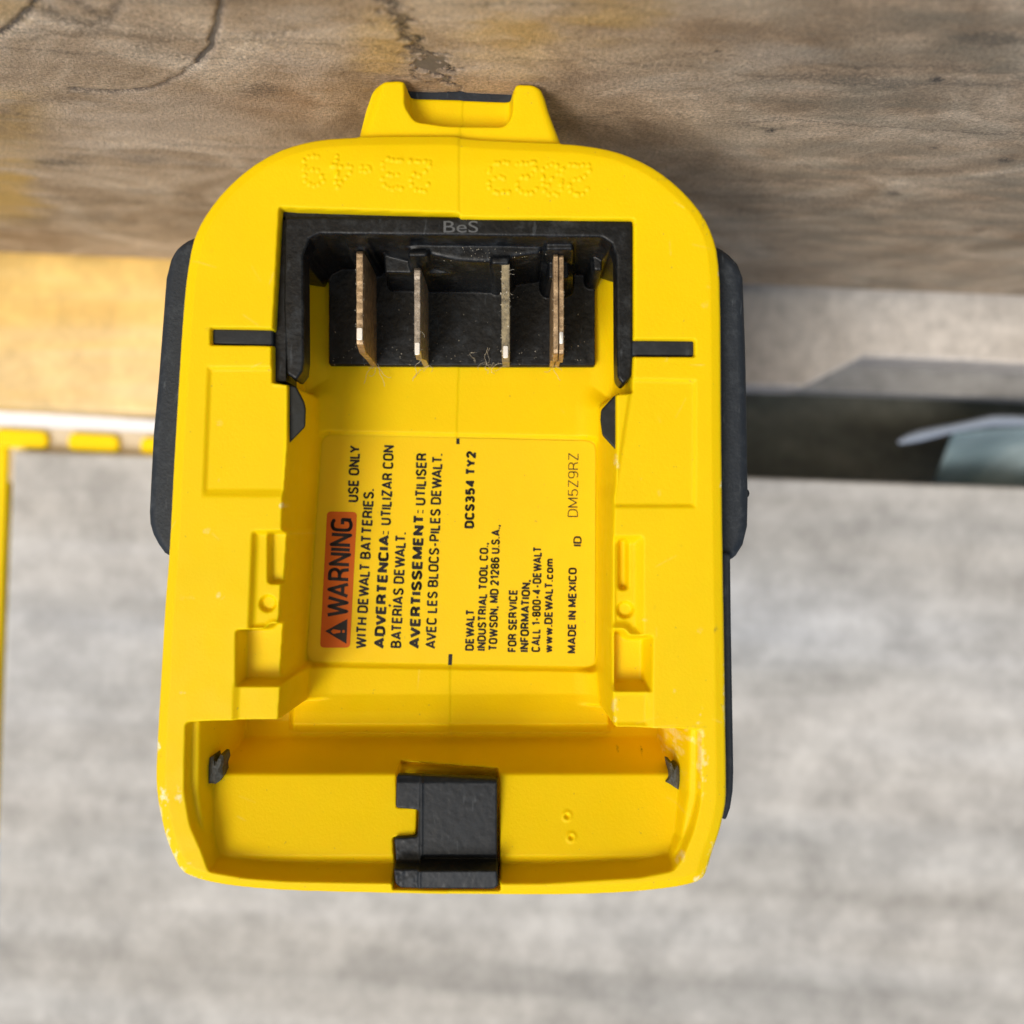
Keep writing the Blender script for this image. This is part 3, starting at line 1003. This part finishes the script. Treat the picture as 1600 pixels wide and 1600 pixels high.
# ---------------------------------------------------------------- side bumpers
BL = [(345, 366), (310, 374), (297, 380), (280, 391), (271, 410), (264, 438), (258, 516), (252, 594), (244, 680), (240, 757), (238, 800), (239, 818),
      (244, 835), (252, 850), (262, 864), (275, 872), (320, 860), (340, 420)]
BR = [(1075, 372), (1112, 387), (1125, 393), (1137, 402), (1150, 416), (1158, 437), (1162, 547), (1164, 640), (1165, 720), (1166, 779), (1165, 822), (1158, 851),
      (1147, 868), (1136, 879), (1100, 870), (1085, 430)]
bz = -6.9
o = prism('side_bumper', tps(BL, bz), -27, -4.5, M_RUB, tool, 2.2, seg=6)
o['label'] = 'left black rubber bumper with dusty grain'
o = prism('side_bumper', tps(BR, bz), -27, -4.5, M_RUB, tool, 2.2, seg=6)
o['label'] = 'right black rubber bumper'
BS = [(1128, 860), (1138, 866), (1139, 960), (1141, 1080), (1143, 1200), (1142, 1232), (1138, 1258), (1131, 1278), (1118, 1270), (1118, 870)]
prism('rubber_strip', tps(BS, -5), -26, -3.2, M_RUB, tool, 0.5)
# small mould nib on right bumper
c = tp(1165, 771, -12)
prism('mould_nib', [(c[0] + .45 * math.cos(a), c[1] + .7 * math.sin(a)) for a in np.linspace(0, 6.283, 9)[:-1]], -16, -11, M_RUB, tool, 0.15)

# cross bars in the slots
prism('slot_bar', tps([(330.5, 512), (427, 514), (427, 541), (330.5, 538.5)], -1.1), -3, -1.1, M_LATCH, tool, 0.45)
prism('slot_bar', tps([(987, 530.5), (1085.5, 531), (1085.5, 557), (987, 556)], -1.1), -3, -1.1, M_LATCH, tool, 0.45)

# dark spring clips on both walls
cl = [(444, 599), (463, 604), (476, 629), (478, 640), (477, 667), (451, 694), (440, 694)]
prism('spring_clip', tps(cl, -9), -9, -1.6, M_CLIP, tool, 0.3, top=tps(cl, -1.6))
cr = [(968, 614), (958, 620), (939, 641), (938, 656), (941, 680), (962, 703), (972, 703)]
prism('spring_clip', tps(cr, -9), -9, -1.6, M_CLIP, tool, 0.3, top=tps(cr, -1.6))

# ---------------------------------------------------------------- terminal block
tb = bpy.data.objects.new('terminal_block', None)
COL.objects.link(tb); tb.location = w_tool([-8, 35, -20])[0]
bpy.context.view_layer.update()
tb.parent = tool; tb.matrix_parent_inverse = tool.matrix_world.inverted()
bpy.context.view_layer.update()
T = Relief(-38, 24, 14, 56, 0.17)
TX, TY = T.X, T.Y
zt = -1.2
U_ = [(444, 337), (716, 338), (990, 343), (990, 400), (960, 385), (940, 372), (850, 371), (700, 369), (500, 367), (478, 378), (468, 400), (444, 400)]
uo = tps(U_, zt)
ARM_L = [(444, 352), (492, 352), (474, 400), (475, 560), (473, 580), (463, 594), (448, 584), (443, 480)]
ARM_R = [(990, 352), (945, 352), (963, 400), (964, 560), (965, 590), (974, 601), (987, 588), (989, 560)]
plate = rnd(tps([(512, 380, -21), (932, 380, -21), (932, 572, -21), (512, 571, -21)]), 0.5)
fill = tps([(470, 345, -2), (966, 345, -2), (952, 436, -24), (488, 434, -24)])
T.H[:] = -30
du, _, _ = sd_poly(uo, TX, TY)
dp, _, _ = sd_poly(plate, TX, TY)
df, _, _ = sd_poly(fill, TX, TY)
T.H = np.where(df < 0.2, -24.0, T.H)
T.H = np.where(dp < 0.05, -21.0, T.H)
base_h = T.H.copy()


def tl(P, z, w=0.35, r=0.35):
    d_, _, _ = sd_poly(P, TX, TY)
    e_ = np.clip((d_ + r) / r, 0, 1)
    top = z - r * (1 - np.sqrt(np.maximum(0, 1 - e_ * e_)))
    tt_ = np.clip(1 - (d_ / w), 0, 1)
    cand = np.where(d_ <= 0, top, (T.H + (z - r - T.H) * tt_))
    T.H = np.where(d_ < w, np.maximum(T.H, cand), T.H)


# wavy body between the bar and the plate
tl(rnd(tps([(484, 360), (956, 360), (956, 425), (926, 424), (925, 402), (898, 400), (896, 436), (852, 436), (849, 406), (802, 406), (799, 431), (600, 428),
            (597, 394), (577, 392), (574, 405), (547, 405), (545, 384), (484, 378)], -10.5), 0.5), -10.5, 0.35, 0.6)
tl(rnd(tps([(585, 362), (860, 362), (845, 398), (800, 404), (760, 412), (720, 410), (680, 402), (640, 390), (600, 380)], -5), 0.6), -5.0, 0.5, 0.9)
# collars round the blade roots
for (a, b, c_, d_, z_) in ((539, 366, 577, 380, -3.2), (543, 376, 573, 392, -5.5), (637, 390, 669, 402, -4.0), (641, 400, 666, 413, -6.5),
                           (767, 400, 797, 414, -4.5), (770, 408, 794, 430, -8.5), (852, 372, 897, 392, -3.4), (856, 388, 890, 436, -9.0)):
    tl(rnd(tps([(a, b), (c_, b), (c_, d_), (a, d_)], z_), 0.3), z_, 0.3, 0.45)
tl(uo, zt, 0.3, 0.5)
# inner slope of the arms
T.H += (fbm(TX * 0.8 + 30, TY * 0.8 + 30, 5) - 0.47) * 0.06 + (fbm(TX * 2.4 + 30, TY * 2.4 + 30, 15) - 0.47) * 0.04
T.smooth(1)
T.build('terminal_housing', [uo, plate, fill], M_BLK, tb, -26, 0.12)


for AR, lab_ in ((ARM_L, 'left'), (ARM_R, 'right')):
    big = tps([(p[0] + (1 if AR is ARM_L else -1) * (1 if (p[0] > 455 if AR is ARM_L else p[0] < 980) else 0), p[1] + (3 if p[1] > 550 else 0)) for p in AR], zt)
    prism('guide_arm', big, -6.0, zt, M_BLK, tb, 0.45, top=tps(AR, zt))
prism('side_liner', tps([(429, 338), (447, 338), (447, 596), (426, 596)], -2.2), -10, -2.2, M_BLK, tb, 0.1)
prism('side_liner', tps([(441, 328), (464, 329), (712, 337), (712, 345), (441, 345)], -2.2), -10, -2.2, M_BLK, tb, 0.1)
prism('side_liner', tps([(986, 345), (1000, 345), (1000, 610), (986, 610)], -6), -14, -6, M_BLK, tb, 0.2)


# blades
def blade(xc, ytop, ybot, wid, mat, zf=-5.0, seedv=0, layers=1, base=None, label=None):
    xm = tp(xc, 0, zf)[0]
    y0 = tp(0, ytop, zf)[1]; y1 = tp(0, ybot, zf)[1]
    yb = tp(0, 573, -21)[1]
    th = wid * K
    prof = [(y0, -22), (y0, zf - 0.6), (y0 - 0.5, zf)]
    n = 26
    r_ = random.Random(seedv)
    for i in range(1, n):
        t_ = i / n
        prof.append((y0 - 0.5 + (y1 - y0 + 0.5) * t_, zf + r_.uniform(-0.05, 0.03)))
    prof += [(y1, zf - 0.2), (y1 - 0.9, zf - 3.2), (yb + 0.35, -16.5), (yb + 0.1, -22)]
    V = []; F = []
    m_ = len(prof)
    lay = []
    gap = 0.12
    w_ = (th - gap * (layers - 1)) / layers
    for L in range(layers):
        xa = xm - th / 2 + L * (w_ + gap)
        o_ = len(V)
        for s_ in (0, 1):
            for (yy, zz) in prof:
                V.append((xa + s_ * w_ + r_.uniform(-0.02, 0.02), yy, zz - (0.5 if L else 0)))
        for i in range(m_ - 1):
            F.append([o_ + i, o_ + i + 1, o_ + m_ + i + 1, o_ + m_ + i])
        F.append([o_ + i for i in range(m_)][::-1]); F.append([o_ + m_ + i for i in range(m_)])
    o = from_arrays('blade', V, F, mat, tb, True)
    bm = bmesh.new(); bm.from_mesh(o.data); bmesh.ops.recalc_face_normals(bm, faces=bm.faces); bm.to_mesh(o.data); bm.free()
    for p in o.data.polygons:
        p.use_smooth = False
    md = o.modifiers.new('b', 'BEVEL'); md.width = 0.00012; md.segments = 2; md.limit_method = 'ANGLE'
    if label:
        o['label'] = label
    return o, xm, y1


b1, x1_, y1_ = blade(562, 391, 538, 11, M_COP, -5, 1, 1, label='first blade from the left, bare coppery')
b2, x2_, y2_ = blade(652, 417, 548, 10, M_TIN, -5, 2, 1, label='second blade, dull tinned')
b3, x3_, y3_ = blade(790, 408, 552, 13, M_COR, -5, 3, 1, label='third blade, corroded and fuzzy')
b4, x4_, y4_ = blade(873, 395, 552, 17, M_COP, -5, 4, 2, label='fourth blade, coppery and doubled')
# rubbed bright contact tips
for (xm, u0, v0, w_) in ((x1_, 0, 522, 9), (x2_, 0, 545, 8), (x3_, 0, 550, 8), (x4_ + 0.4, 0, 528, 6)):
    yc = tp(0, v0, -5)[1]
    h_ = 0.95
    pr = rnd([(xm - w_ * K / 2, yc - h_), (xm + w_ * K / 2, yc - h_), (xm + w_ * K / 2, yc + h_), (xm - w_ * K / 2, yc + h_)], 0.25)
    prism('contact_tip', pr, -5.3, -4.80, M_SILV, tb, 0.06)


# flash crumbs and lint
def crumbs():
    bm = bmesh.new()
    rr_ = random.Random(5)

    def crumb(x, y, z, s_):
        m_ = Matrix.Translation((x, y, z)) @ Euler((rr_.random() * 6, rr_.random() * 6, rr_.random() * 6)).to_matrix().to_4x4() @ Matrix.Diagonal((s_, s_ * rr_.uniform(.4, 1), s_ * rr_.uniform(.4, 1), 1))
        bmesh.ops.create_icosphere(bm, subdivisions=1, radius=1, matrix=m_)

    for _ in range(60):     # on the corroded blade
        crumb(x3_ + rr_.uniform(-0.75, 0.65), rr_.uniform(y3_ - 0.5, y3_ + 13), -5 + rr_.uniform(-1.2, 0.2), rr_.uniform(0.06, 0.2))
    for _ in range(26):
        crumb(x1_ + rr_.choice((-0.6, 0.6)) + rr_.uniform(-.1, .1), rr_.uniform(y1_ - 1, y1_ + 12), -5 + rr_.uniform(-.4, 0.1), rr_.uniform(0.04, 0.1))
    for _ in range(22):
        crumb(x4_ + rr_.choice((-0.9, 0.9)) + rr_.uniform(-.1, .1), rr_.uniform(y4_ - 1, y4_ + 12), -5 + rr_.uniform(-.5, 0.1), rr_.uniform(0.04, 0.1))
    yb = tp(0, 571, -21)[1]
    for _ in range(120):    # on the plate and along its edge
        u = rr_.uniform(520, 925)
        v = 571 - abs(rr_.gauss(0, 22)) if rr_.random() < .6 else rr_.uniform(455, 565)
        x, y = tp(u, v, -21)
        crumb(x, y, -20.95, rr_.uniform(0.03, 0.11))
    for _ in range(70):
        u = rr_.uniform(690, 860); v = rr_.uniform(374, 408)
        x, y = tp(u, v, -5)
        crumb(x, y, -5.0 + rr_.uniform(-.1, .1), rr_.uniform(0.03, 0.09))
    me = bpy.data.meshes.new('dust_crumbs')
    bm.to_mesh(me); bm.free()
    n = len(me.vertices)
    a = np.zeros(n * 3); me.vertices.foreach_get('co', a)
    me.vertices.foreach_set('co', w_tool(a.reshape(-1, 3)).ravel()); me.update()
    o = link('dust_crumbs', me, M_LINT, tb)
    o['kind'] = 'stuff'


crumbs()


def lint():
    rr_ = random.Random(9)
    V = []; F = []

    def hair(p, L, r):
        d_ = Vector((rr_.gauss(0, 1), rr_.gauss(0, 1), rr_.gauss(0, .4))).normalized()
        pts = [Vector(p)]
        for _ in range(7):
            d_ = (d_ + Vector((rr_.gauss(0, .45), rr_.gauss(0, .45), rr_.gauss(0, .3)))).normalized()
            pts.append(pts[-1] + d_ * L / 7)
        for i, q in enumerate(pts):
            t = (pts[min(i + 1, 7)] - pts[max(i - 1, 0)]).normalized()
            a = t.cross(Vector((0.1, 0.2, 0.97))).normalized(); b = t.cross(a)
            for k in range(3):
                c_ = 2.094 * k
                V.append(tuple(q + a * r * math.cos(c_) + b * r * math.sin(c_)))
        o_ = len(V) - 24
        for i in range(7):
            for k in range(3):
                F.append([o_ + i * 3 + k, o_ + i * 3 + (k + 1) % 3, o_ + i * 3 + 3 + (k + 1) % 3, o_ + i * 3 + 3 + k])

    for _ in range(24):
        hair((x3_ + rr_.uniform(-.5, .5), rr_.uniform(y3_ + 4, y3_ + 13), -4.9), rr_.uniform(0.5, 1.5), rr_.uniform(0.012, 0.022))
    for _ in range(14):
        hair((x2_ + rr_.uniform(-.5, .5), rr_.uniform(y2_ - 1.5, y2_ + 7), -5.2), rr_.uniform(0.5, 1.6), 0.02)
    for u, v in ((650, 569), (668, 572), (740, 560), (760, 568), (790, 571), (870, 571), (590, 573), (583, 575), (760, 566), (775, 570)):
        x, y = tp(u, v, -20.5)
        for _ in range(3):
            hair((x, y, -20.6), rr_.uniform(1, 4.5), 0.03)
    o = from_arrays('lint', V, F, M_LINT, tb, True)
    o['kind'] = 'stuff'


lint()

# ---------------------------------------------------------------- latch catch
L = Relief(-19, 0, -60, -38, 0.12)
LX, LY = L.X, L.Y
LP = [(620, 1210, -5.5), (777, 1216, -5.5), (777, 1300, -5.0), (777, 1350, -3), (779, 1386, 0.2), (772, 1391, 0.2), (625, 1390, 0.2), (617, 1384, 0.2), (617, 1306, -5.2),
      (653, 1304, -5.2), (655, 1263, -5.4), (619, 1260, -5.4)]
lp = rnd(tps(LP), 0.5)
kv = [-39.5, tp(0, 1214, -5.5)[1], tp(0, 1222, -5.0)[1], tp(0, 1334, -4.2)[1], tp(0, 1338, -5.6)[1], tp(0, 1346, -5.6)[1], tp(0, 1356, -0.6)[1], tp(0, 1362, 0.15)[1], tp(0, 1390, -0.1)[1], -62]
kzz = [-5.8, -5.3, -4.7, -3.6, -4.6, -4.5, -1.5, -0.1, -0.2, -1]
L.H = np.interp(-LY, -np.array(kv), np.array(kzz))
kz2 = [-5.8, -5.3, -4.8, -3.8, -3.6, -3.0, -1.3, -0.5, -0.4, -1]
xri = tp(659, 0, -4)[0]
tlf = np.clip((xri - LX) / 0.15, 0, 1)
L.H = L.H * (1 - tlf) + np.interp(-LY, -np.array(kv), np.array(kz2)) * tlf
L.H += 0.28 * np.exp(-((LX - xri + 0.15) / 0.22) ** 2)
L.H += (fbm(LX * 1.2 + 30, LY * 1.2 + 30, 66) - 0.47) * (0.08 + 0.35 * np.clip((-LY - 50) / 4, 0, 1) * tlf)
L.smooth(1)
L.build('latch_catch', [lp], M_LATCH, tool, -6.6, 0.3)


# ---------------------------------------------------------------- grime lumps on the bay walls
def lump(pts, z0, z1, seedv, label, tilt=0.0):
    r_ = random.Random(seedv)
    P = tps(pts, z1)
    bm = bmesh.new()
    cx = sum(p[0] for p in P) / len(P); cy = sum(p[1] for p in P) / len(P)
    rings = []
    for s_, z in ((1.05, z0), (1.0, z1 - 0.3), (0.75, z1 + 0.05), (0.4, z1 + 0.2)):
        rings.append([bm.verts.new((cx + (x - cx) * s_ + r_.uniform(-.06, .06), cy + (y - cy) * s_ + r_.uniform(-.06, .06), z + (x - cx) * tilt + r_.uniform(-.12, .12))) for x, y in P])
    for a, b in zip(rings[:-1], rings[1:]):
        for i in range(len(P)):
            j = (i + 1) % len(P)
            bm.faces.new([a[i], a[j], b[j], b[i]])
    bm.faces.new(rings[-1])
    bmesh.ops.recalc_face_normals(bm, faces=bm.faces)
    me = bpy.data.meshes.new('worn_stub'); bm.to_mesh(me); bm.free()
    a = np.zeros(len(me.vertices) * 3); me.vertices.foreach_get('co', a)
    me.vertices.foreach_set('co', w_tool(a.reshape(-1, 3)).ravel()); me.update()
    o = link('worn_stub', me, mat_black('worn_stub_rubber', (0.05, 0.052, 0.048), 0.6, 0.7, 1.0, 1500, (0.2, 0.21, 0.2)), tool)
    o['label'] = label


lump([(327, 1184), (333, 1183), (335, 1190), (340, 1188), (343, 1180), (348, 1181), (349, 1190), (346, 1200), (347, 1213), (342, 1222), (336, 1226), (330, 1224), (325, 1225), (324, 1212), (324, 1196)],
     -9.5, -5.6, 3, 'dark worn stub on the left bay wall')
lump([(1045, 1193), (1049, 1193), (1054, 1200), (1059, 1196), (1062, 1204), (1062, 1222), (1061, 1234), (1054, 1230), (1047, 1226), (1041, 1222), (1046, 1216), (1047, 1206)],
     -10.5, -6.4, 8, 'grey flaking stub on the right bay wall')

# ---------------------------------------------------------------- label with print
lz = [fp(*p)[2] - 0.42 for p in LAB]


def lzz(y):
    return zfl(y) - 0.42


def label_plate():
    V = []; F = []
    P = labp
    n = len(P)
    for (x, y) in P:
        V.append((x, y, lzz(y)))
    for (x, y) in P:
        V.append((x, y, lzz(y) - 0.12))
    F.append(list(range(n))[::-1])
    for i in range(n):
        j = (i + 1) % n
        F.append([i, j, j + n, i + n])
    o = from_arrays('rating_label', V, F, M_LABEL, tool, False)
    bm = bmesh.new(); bm.from_mesh(o.data); bmesh.ops.recalc_face_normals(bm, faces=bm.faces); bm.to_mesh(o.data); bm.free()
    o['label'] = 'yellow rating label with black print and an orange warning patch'
    return o


label = label_plate()


def on_label(u, v, lift=0.03):
    z = -22.4
    for _ in range(3):
        y = tp(u, v, z)[1]
        z = lzz(y)
    x, y = tp(u, v, z)
    return (x, y, z + lift)


def arc(cx, cy, rx, ry, a0, a1, n=9):
    return [(cx + rx * math.cos(math.radians(a0 + (a1 - a0) * i / n)), cy + ry * math.sin(math.radians(a0 + (a1 - a0) * i / n))) for i in range(n + 1)]


def oval(w, y0=0, y1=1, a0=90, a1=450):
    """upright stadium: condensed round letter"""
    h = (y1 - y0); r_ = min(w / 2, h / 2); P = []
    n = 28
    for i in range(n + 1):
        q = math.radians(a0 + (a1 - a0) * i / n)
        c_, s_ = math.cos(q), math.sin(q)
        yy = y0 + h / 2 + s_ * r_ + (h / 2 - r_) * max(-1, min(1, s_ * 3))
        P.append((w / 2 + c_ * r_ * (1.0), yy))
    return P


LT = {   # width, strokes; unit cap height
    'A': (.50, [[(0, 0), (.25, 1), (.50, 0)], [(.10, .27), (.40, .27)]]),
    'B': (.42, [[(0, 0), (0, 1), (.22, 1)] + arc(.22, .76, .17, .24, 90, -90) + [(0, .52)], [(0, .52), (.22, .52)] + arc(.22, .26, .20, .26, 90, -90) + [(0, 0)]]),
    'C': (.42, [oval(.42, 0, 1, 28, 332)]),
    'D': (.43, [[(0, 0), (0, 1), (.18, 1)] + arc(.18, .72, .25, .28, 90, 0) + arc(.18, .28, .25, .28, 0, -90) + [(0, 0)]]),
    'E': (.36, [[(.36, 1), (0, 1), (0, 0), (.36, 0)], [(0, .52), (.32, .52)]]),
    'F': (.34, [[(.34, 1), (0, 1), (0, 0)], [(0, .50), (.30, .50)]]),
    'G': (.44, [oval(.44, 0, 1, 30, 350)[:-1] + [(.44, .46), (.24, .46)], [(.44, .46), (.44, 0)]]),
    'H': (.42, [[(0, 0), (0, 1)], [(.42, 0), (.42, 1)], [(0, .52), (.42, .52)]]),
    'I': (.0, [[(0, 0), (0, 1)]]),
    'Í': (.0, [[(0, 0), (0, 1)], [(-.02, 1.14), (.10, 1.32)]]),
    'L': (.33, [[(0, 1), (0, 0), (.33, 0)]]),
    'M': (.56, [[(0, 0), (0, 1), (.28, .12), (.56, 1), (.56, 0)]]),
    'N': (.42, [[(0, 0), (0, 1), (.42, 0), (.42, 1)]]),
    'O': (.44, [oval(.44)]),
    'P': (.40, [[(0, 0), (0, 1), (.20, 1)] + arc(.20, .72, .20, .28, 90, -90) + [(0, .44)]]),
    'R': (.42, [[(0, 0), (0, 1), (.20, 1)] + arc(.20, .74, .20, .26, 90, -90) + [(0, .48)], [(.20, .48), (.36, .36), (.41, 0)]]),
    'S': (.40, [arc(.20, .75, .19, .25, 20, 180) + arc(.20, .75, .19, .22, 180, 255, 4) + [(.26, .46)] + arc(.20, .25, .20, .22, 60, 0, 4) + arc(.20, .25, .20, .25, 0, -165)]),
    'T': (.42, [[(0, 1), (.42, 1)], [(.21, 1), (.21, 0)]]),
    'U': (.42, [[(0, 1), (0, .24)] + arc(.21, .24, .21, .24, 180, 360) + [(.42, 1)]]),
    'V': (.48, [[(0, 1), (.24, 0), (.48, 1)]]),
    'W': (.72, [[(0, 1), (.18, 0), (.36, .95), (.54, 0), (.72, 1)]]),
    'X': (.46, [[(0, 0), (.46, 1)], [(0, 1), (.46, 0)]]),
    'Y': (.46, [[(0, 1), (.23, .46), (.46, 1)], [(.23, .46), (.23, 0)]]),
    'Z': (.40, [[(0, 1), (.40, 1), (0, 0), (.40, 0)]]),
    '0': (.38, [oval(.38)]), '1': (.20, [[(0, .78), (.18, 1), (.18, 0)]]),
    '2': (.38, [arc(.19, .74, .19, .26, 165, -25) + [(0, 0), (.38, 0)]]),
    '3': (.38, [arc(.18, .75, .18, .25, 155, -90) + arc(.18, .26, .20, .26, 90, -155)]),
    '4': (.42, [[(.30, 0), (.30, 1), (0, .28), (.42, .28)]]),
    '5': (.38, [[(.35, 1), (.04, 1), (.02, .52)] + arc(.18, .32, .20, .32, 130, -155)]),
    '6': (.38, [arc(.19, .70, .19, .30, 35, 180) + [(0, .32)], oval(.38, 0, .60)]),
    '8': (.38, [oval(.36, .52, 1), oval(.38, 0, .52)]),
    '9': (.38, [oval(.38, .40, 1), [(.38, .68)] + arc(.19, .30, .19, .30, 0, -145)]),
    'w': (.56, [[(0, .70), (.14, 0), (.28, .66), (.42, 0), (.56, .70)]]),
    'c': (.34, [oval(.34, 0, .70, 35, 325)]), 'o': (.36, [oval(.36, 0, .70)]),
    'm': (.56, [[(0, 0), (0, .70)], [(0, .48)] + arc(.14, .48, .14, .20, 180, 0) + [(.28, 0)], [(.28, .48)] + arc(.42, .48, .14, .20, 180, 0) + [(.56, 0)]]),
    '-': (.22, [[(0, .40), (.22, .40)]]), '.': (.0, [[(0, -.06), (0, .10)]]), ',': (.02, [[(.02, .10), (.0, -.20)]]),
    ':': (.0, [[(0, -.02), (0, .12)], [(0, .56), (0, .70)]]),
}


def line_geo(text, t, gap):
    V = []; F = []
    x = 0.0; prev = ''

    def quad(p, q):
        ex, ey = q[0] - p[0], q[1] - p[1]
        l_ = math.hypot(ex, ey) + 1e-9
        nx_, ny_ = -ey / l_ * t / 2, ex / l_ * t / 2
        k_ = len(V)
        V.extend([(p[0] + nx_, p[1] + ny_), (p[0] - nx_, p[1] - ny_), (q[0] - nx_, q[1] - ny_), (q[0] + nx_, q[1] + ny_)])
        F.append([k_, k_ + 1, k_ + 2, k_ + 3])

    for ch in text:
        if ch == ' ':
            x += 0.30; prev = ''
            continue
        w_, st = LT[ch]
        w_ *= 1.14
        if prev + ch in ('AT', 'TA', 'LT', 'AV', 'VA', 'WA', 'AW', 'LY', 'TY', 'AL', 'TW', 'VE', 'EV', 'DV', '4A', 'T.', 'A.', 'A:', 'TI', 'RT', 'FO'):
            x -= 0.12 if prev + ch in ('AT', 'TA', 'LT', 'AV', 'VA', 'WA', 'AW', 'LY') else 0.04
        prev = ch
        x += t / 2
        for pl in st:
            # keep strokes inside the cap height
            pl = [(x + p[0] * 1.14, t / 2 + p[1] * (1 - t) if p[1] <= 1 else p[1]) for p in pl]
            for i in range(len(pl) - 1):
                quad(pl[i], pl[i + 1])
            for i in range(1, len(pl) - 1):       # round joins
                k_ = len(V)
                V.extend([(pl[i][0] + t / 2 * math.cos(q), pl[i][1] + t / 2 * math.sin(q)) for q in np.linspace(0, 2 * math.pi, 9)[:-1]])
                F.append(list(range(k_, k_ + 8)))
        x += w_ + t / 2 + gap
    return np.array(V), F, x - gap


def print_line(s, base0, base1, cap, t=0.15, mat=None, name='printed_line', lift=0.03):
    """base0/base1: traced baseline start (bottom) and end (top); cap: cap height in traced units"""
    a, F, wid = line_geo(s, t, 0.06 if t > .1 else 0.12)
    b0 = np.array(base0, float); b1 = np.array(base1, float)
    d_ = b1 - b0
    L_ = np.linalg.norm(d_); e = d_ / L_
    nrm = np.array([e[1], -e[0]])         # glyph-up direction: to the left of a line that runs upward
    out = []
    for p in a:
        q = b0 + e * (p[0] / wid * L_) + nrm * (p[1] * cap)
        out.append(on_label(q[0], q[1], lift))
    o = from_arrays(name, out, F, mat or M_INK, label, False)
    bm = bmesh.new(); bm.from_mesh(o.data)
    nz = Vector(w_tool([0, 0, 1])[0] - w_tool([0, 0, 0])[0])
    for f in bm.faces:
        f.normal_update()
        if f.normal.dot(nz) < 0:
            f.normal_flip()
    bm.to_mesh(o.data); bm.free()
    return o


def patch(pts, mat, lift, name):
    P = rnd_px(pts, 7)
    V = [on_label(u, v, lift) for u, v in P]
    n = len(V)
    return from_arrays(name, V, [list(range(n))], mat, label, False)


def rnd_px(pts, r):
    return rnd(pts, r, 5)


patch([(500, 1012), (547, 1012), (558, 800), (511, 799)], M_OR, 0.02, 'warning_patch')
print_line('WARNING', (544, 965), (552, 810), 35, 0.16, lift=0.04)
# alert triangle with a bang cut out: black triangle, orange mark
V = [on_label(u, v, 0.045) for u, v in ((541.5, 1006), (508, 986), (543, 967))]
from_arrays('alert_triangle', V, [[0, 1, 2]], M_INK, label, False)
V = [on_label(u, v, 0.06) for u, v in ((517, 986.5), (521, 983), (532, 985), (532, 988), (521, 990.5))]
V += [on_label(u, v, 0.06) for u, v in ((535, 984.5), (538.5, 984.5), (538.5, 988.5), (535, 988.5))]
from_arrays('alert_mark', V, [[0, 1, 2, 3, 4], [5, 6, 7, 8]], M_OR, label, False)
for args in (
    ('USE ONLY', (560, 785), (563, 696), 17, .195),
    ('WITH DEWALT BATTERIES.', (572, 1014), (585, 764), 17, .195),
    ('ADVERTENCIA:', (601, 1014), (609.5, 830), 17, .24),
    ('UTILIZAR CON', (611, 821), (616, 696), 17, .195),
    ('BATERÍAS DEWALT.', (627, 1013), (635, 832), 17, .195),
    ('AVERTISSEMENT:', (656, 1014), (663.5, 797), 17, .24),
    ('UTILISER', (665, 790), (667.5, 708), 17, .195),
    ('AVEC LES BLOCS-PILES DEWALT.', (681, 1014), (692, 709), 16.5, .19),
    ('DCS354 TY2', (741, 826), (744, 705), 15.5, .25),
    ('DEWALT', (740.5, 1017), (742, 952), 14, .215),
    ('INDUSTRIAL TOOL CO.,', (759, 1017), (763.5, 848), 14, .215),
    ('TOWSON, MD 21286 U.S.A.,', (777, 1017), (782, 820), 14, .215),
    ('FOR SERVICE', (807, 1019), (809, 921), 14, .215),
    ('INFORMATION,', (826, 1019), (829, 906), 14, .215),
    ('CALL 1-800-4-DEWALT', (844, 1019), (847, 854), 14, .215),
    ('www.DEWALT.com', (863, 1020), (865, 873), 13.5, .21),
    ('MADE IN MEXICO', (900, 1021), (901.5, 887), 13.5, .21),
    ('ID', (908.5, 854), (909, 838), 13, .17),
    ('DM5Z9RZ', (903, 808), (904, 708), 16, .085),
):
    print_line(args[0], args[1], args[2], args[3], args[4])
for pts in (((713, 685), (718, 685), (718, 694), (713, 694)), ((701, 1022), (707, 1022), (706, 1039), (700, 1039))):
    V = [on_label(u, v, 0.03) for u, v in pts]
    from_arrays('register_mark', V, [[0, 1, 2, 3]], M_INK, label, False)

# grey mark on the terminal bar
cu = bpy.data.curves.new('t', 'FONT'); cu.body = 'BeS'; cu.size = 1.0
ob_ = bpy.data.objects.new('t', cu); COL.objects.link(ob_)
bpy.context.view_layer.update()
me = bpy.data.meshes.new_from_object(ob_.evaluated_get(bpy.context.evaluated_depsgraph_get()))
bpy.data.objects.remove(ob_)
a = np.zeros(len(me.vertices) * 3); me.vertices.foreach_get('co', a); a = a.reshape(-1, 3)
CAP = 0.729
out = []
for p in a:
    u = 693 + (p[0] - a[:, 0].min()) / (a[:, 0].max() - a[:, 0].min()) * 54
    v = 363 - p[1] / CAP * 19
    x, y = tp(u, v, zt + 0.1)
    out.append((x, y, zt + 0.06))
me.vertices.foreach_set('co', w_tool(out).ravel()); me.update()
link('printed_mark', me, M_GREY, tb)

for o in bpy.data.objects:
    if o.type == 'MESH':
        o.data.name = o.name.split('.')[0]
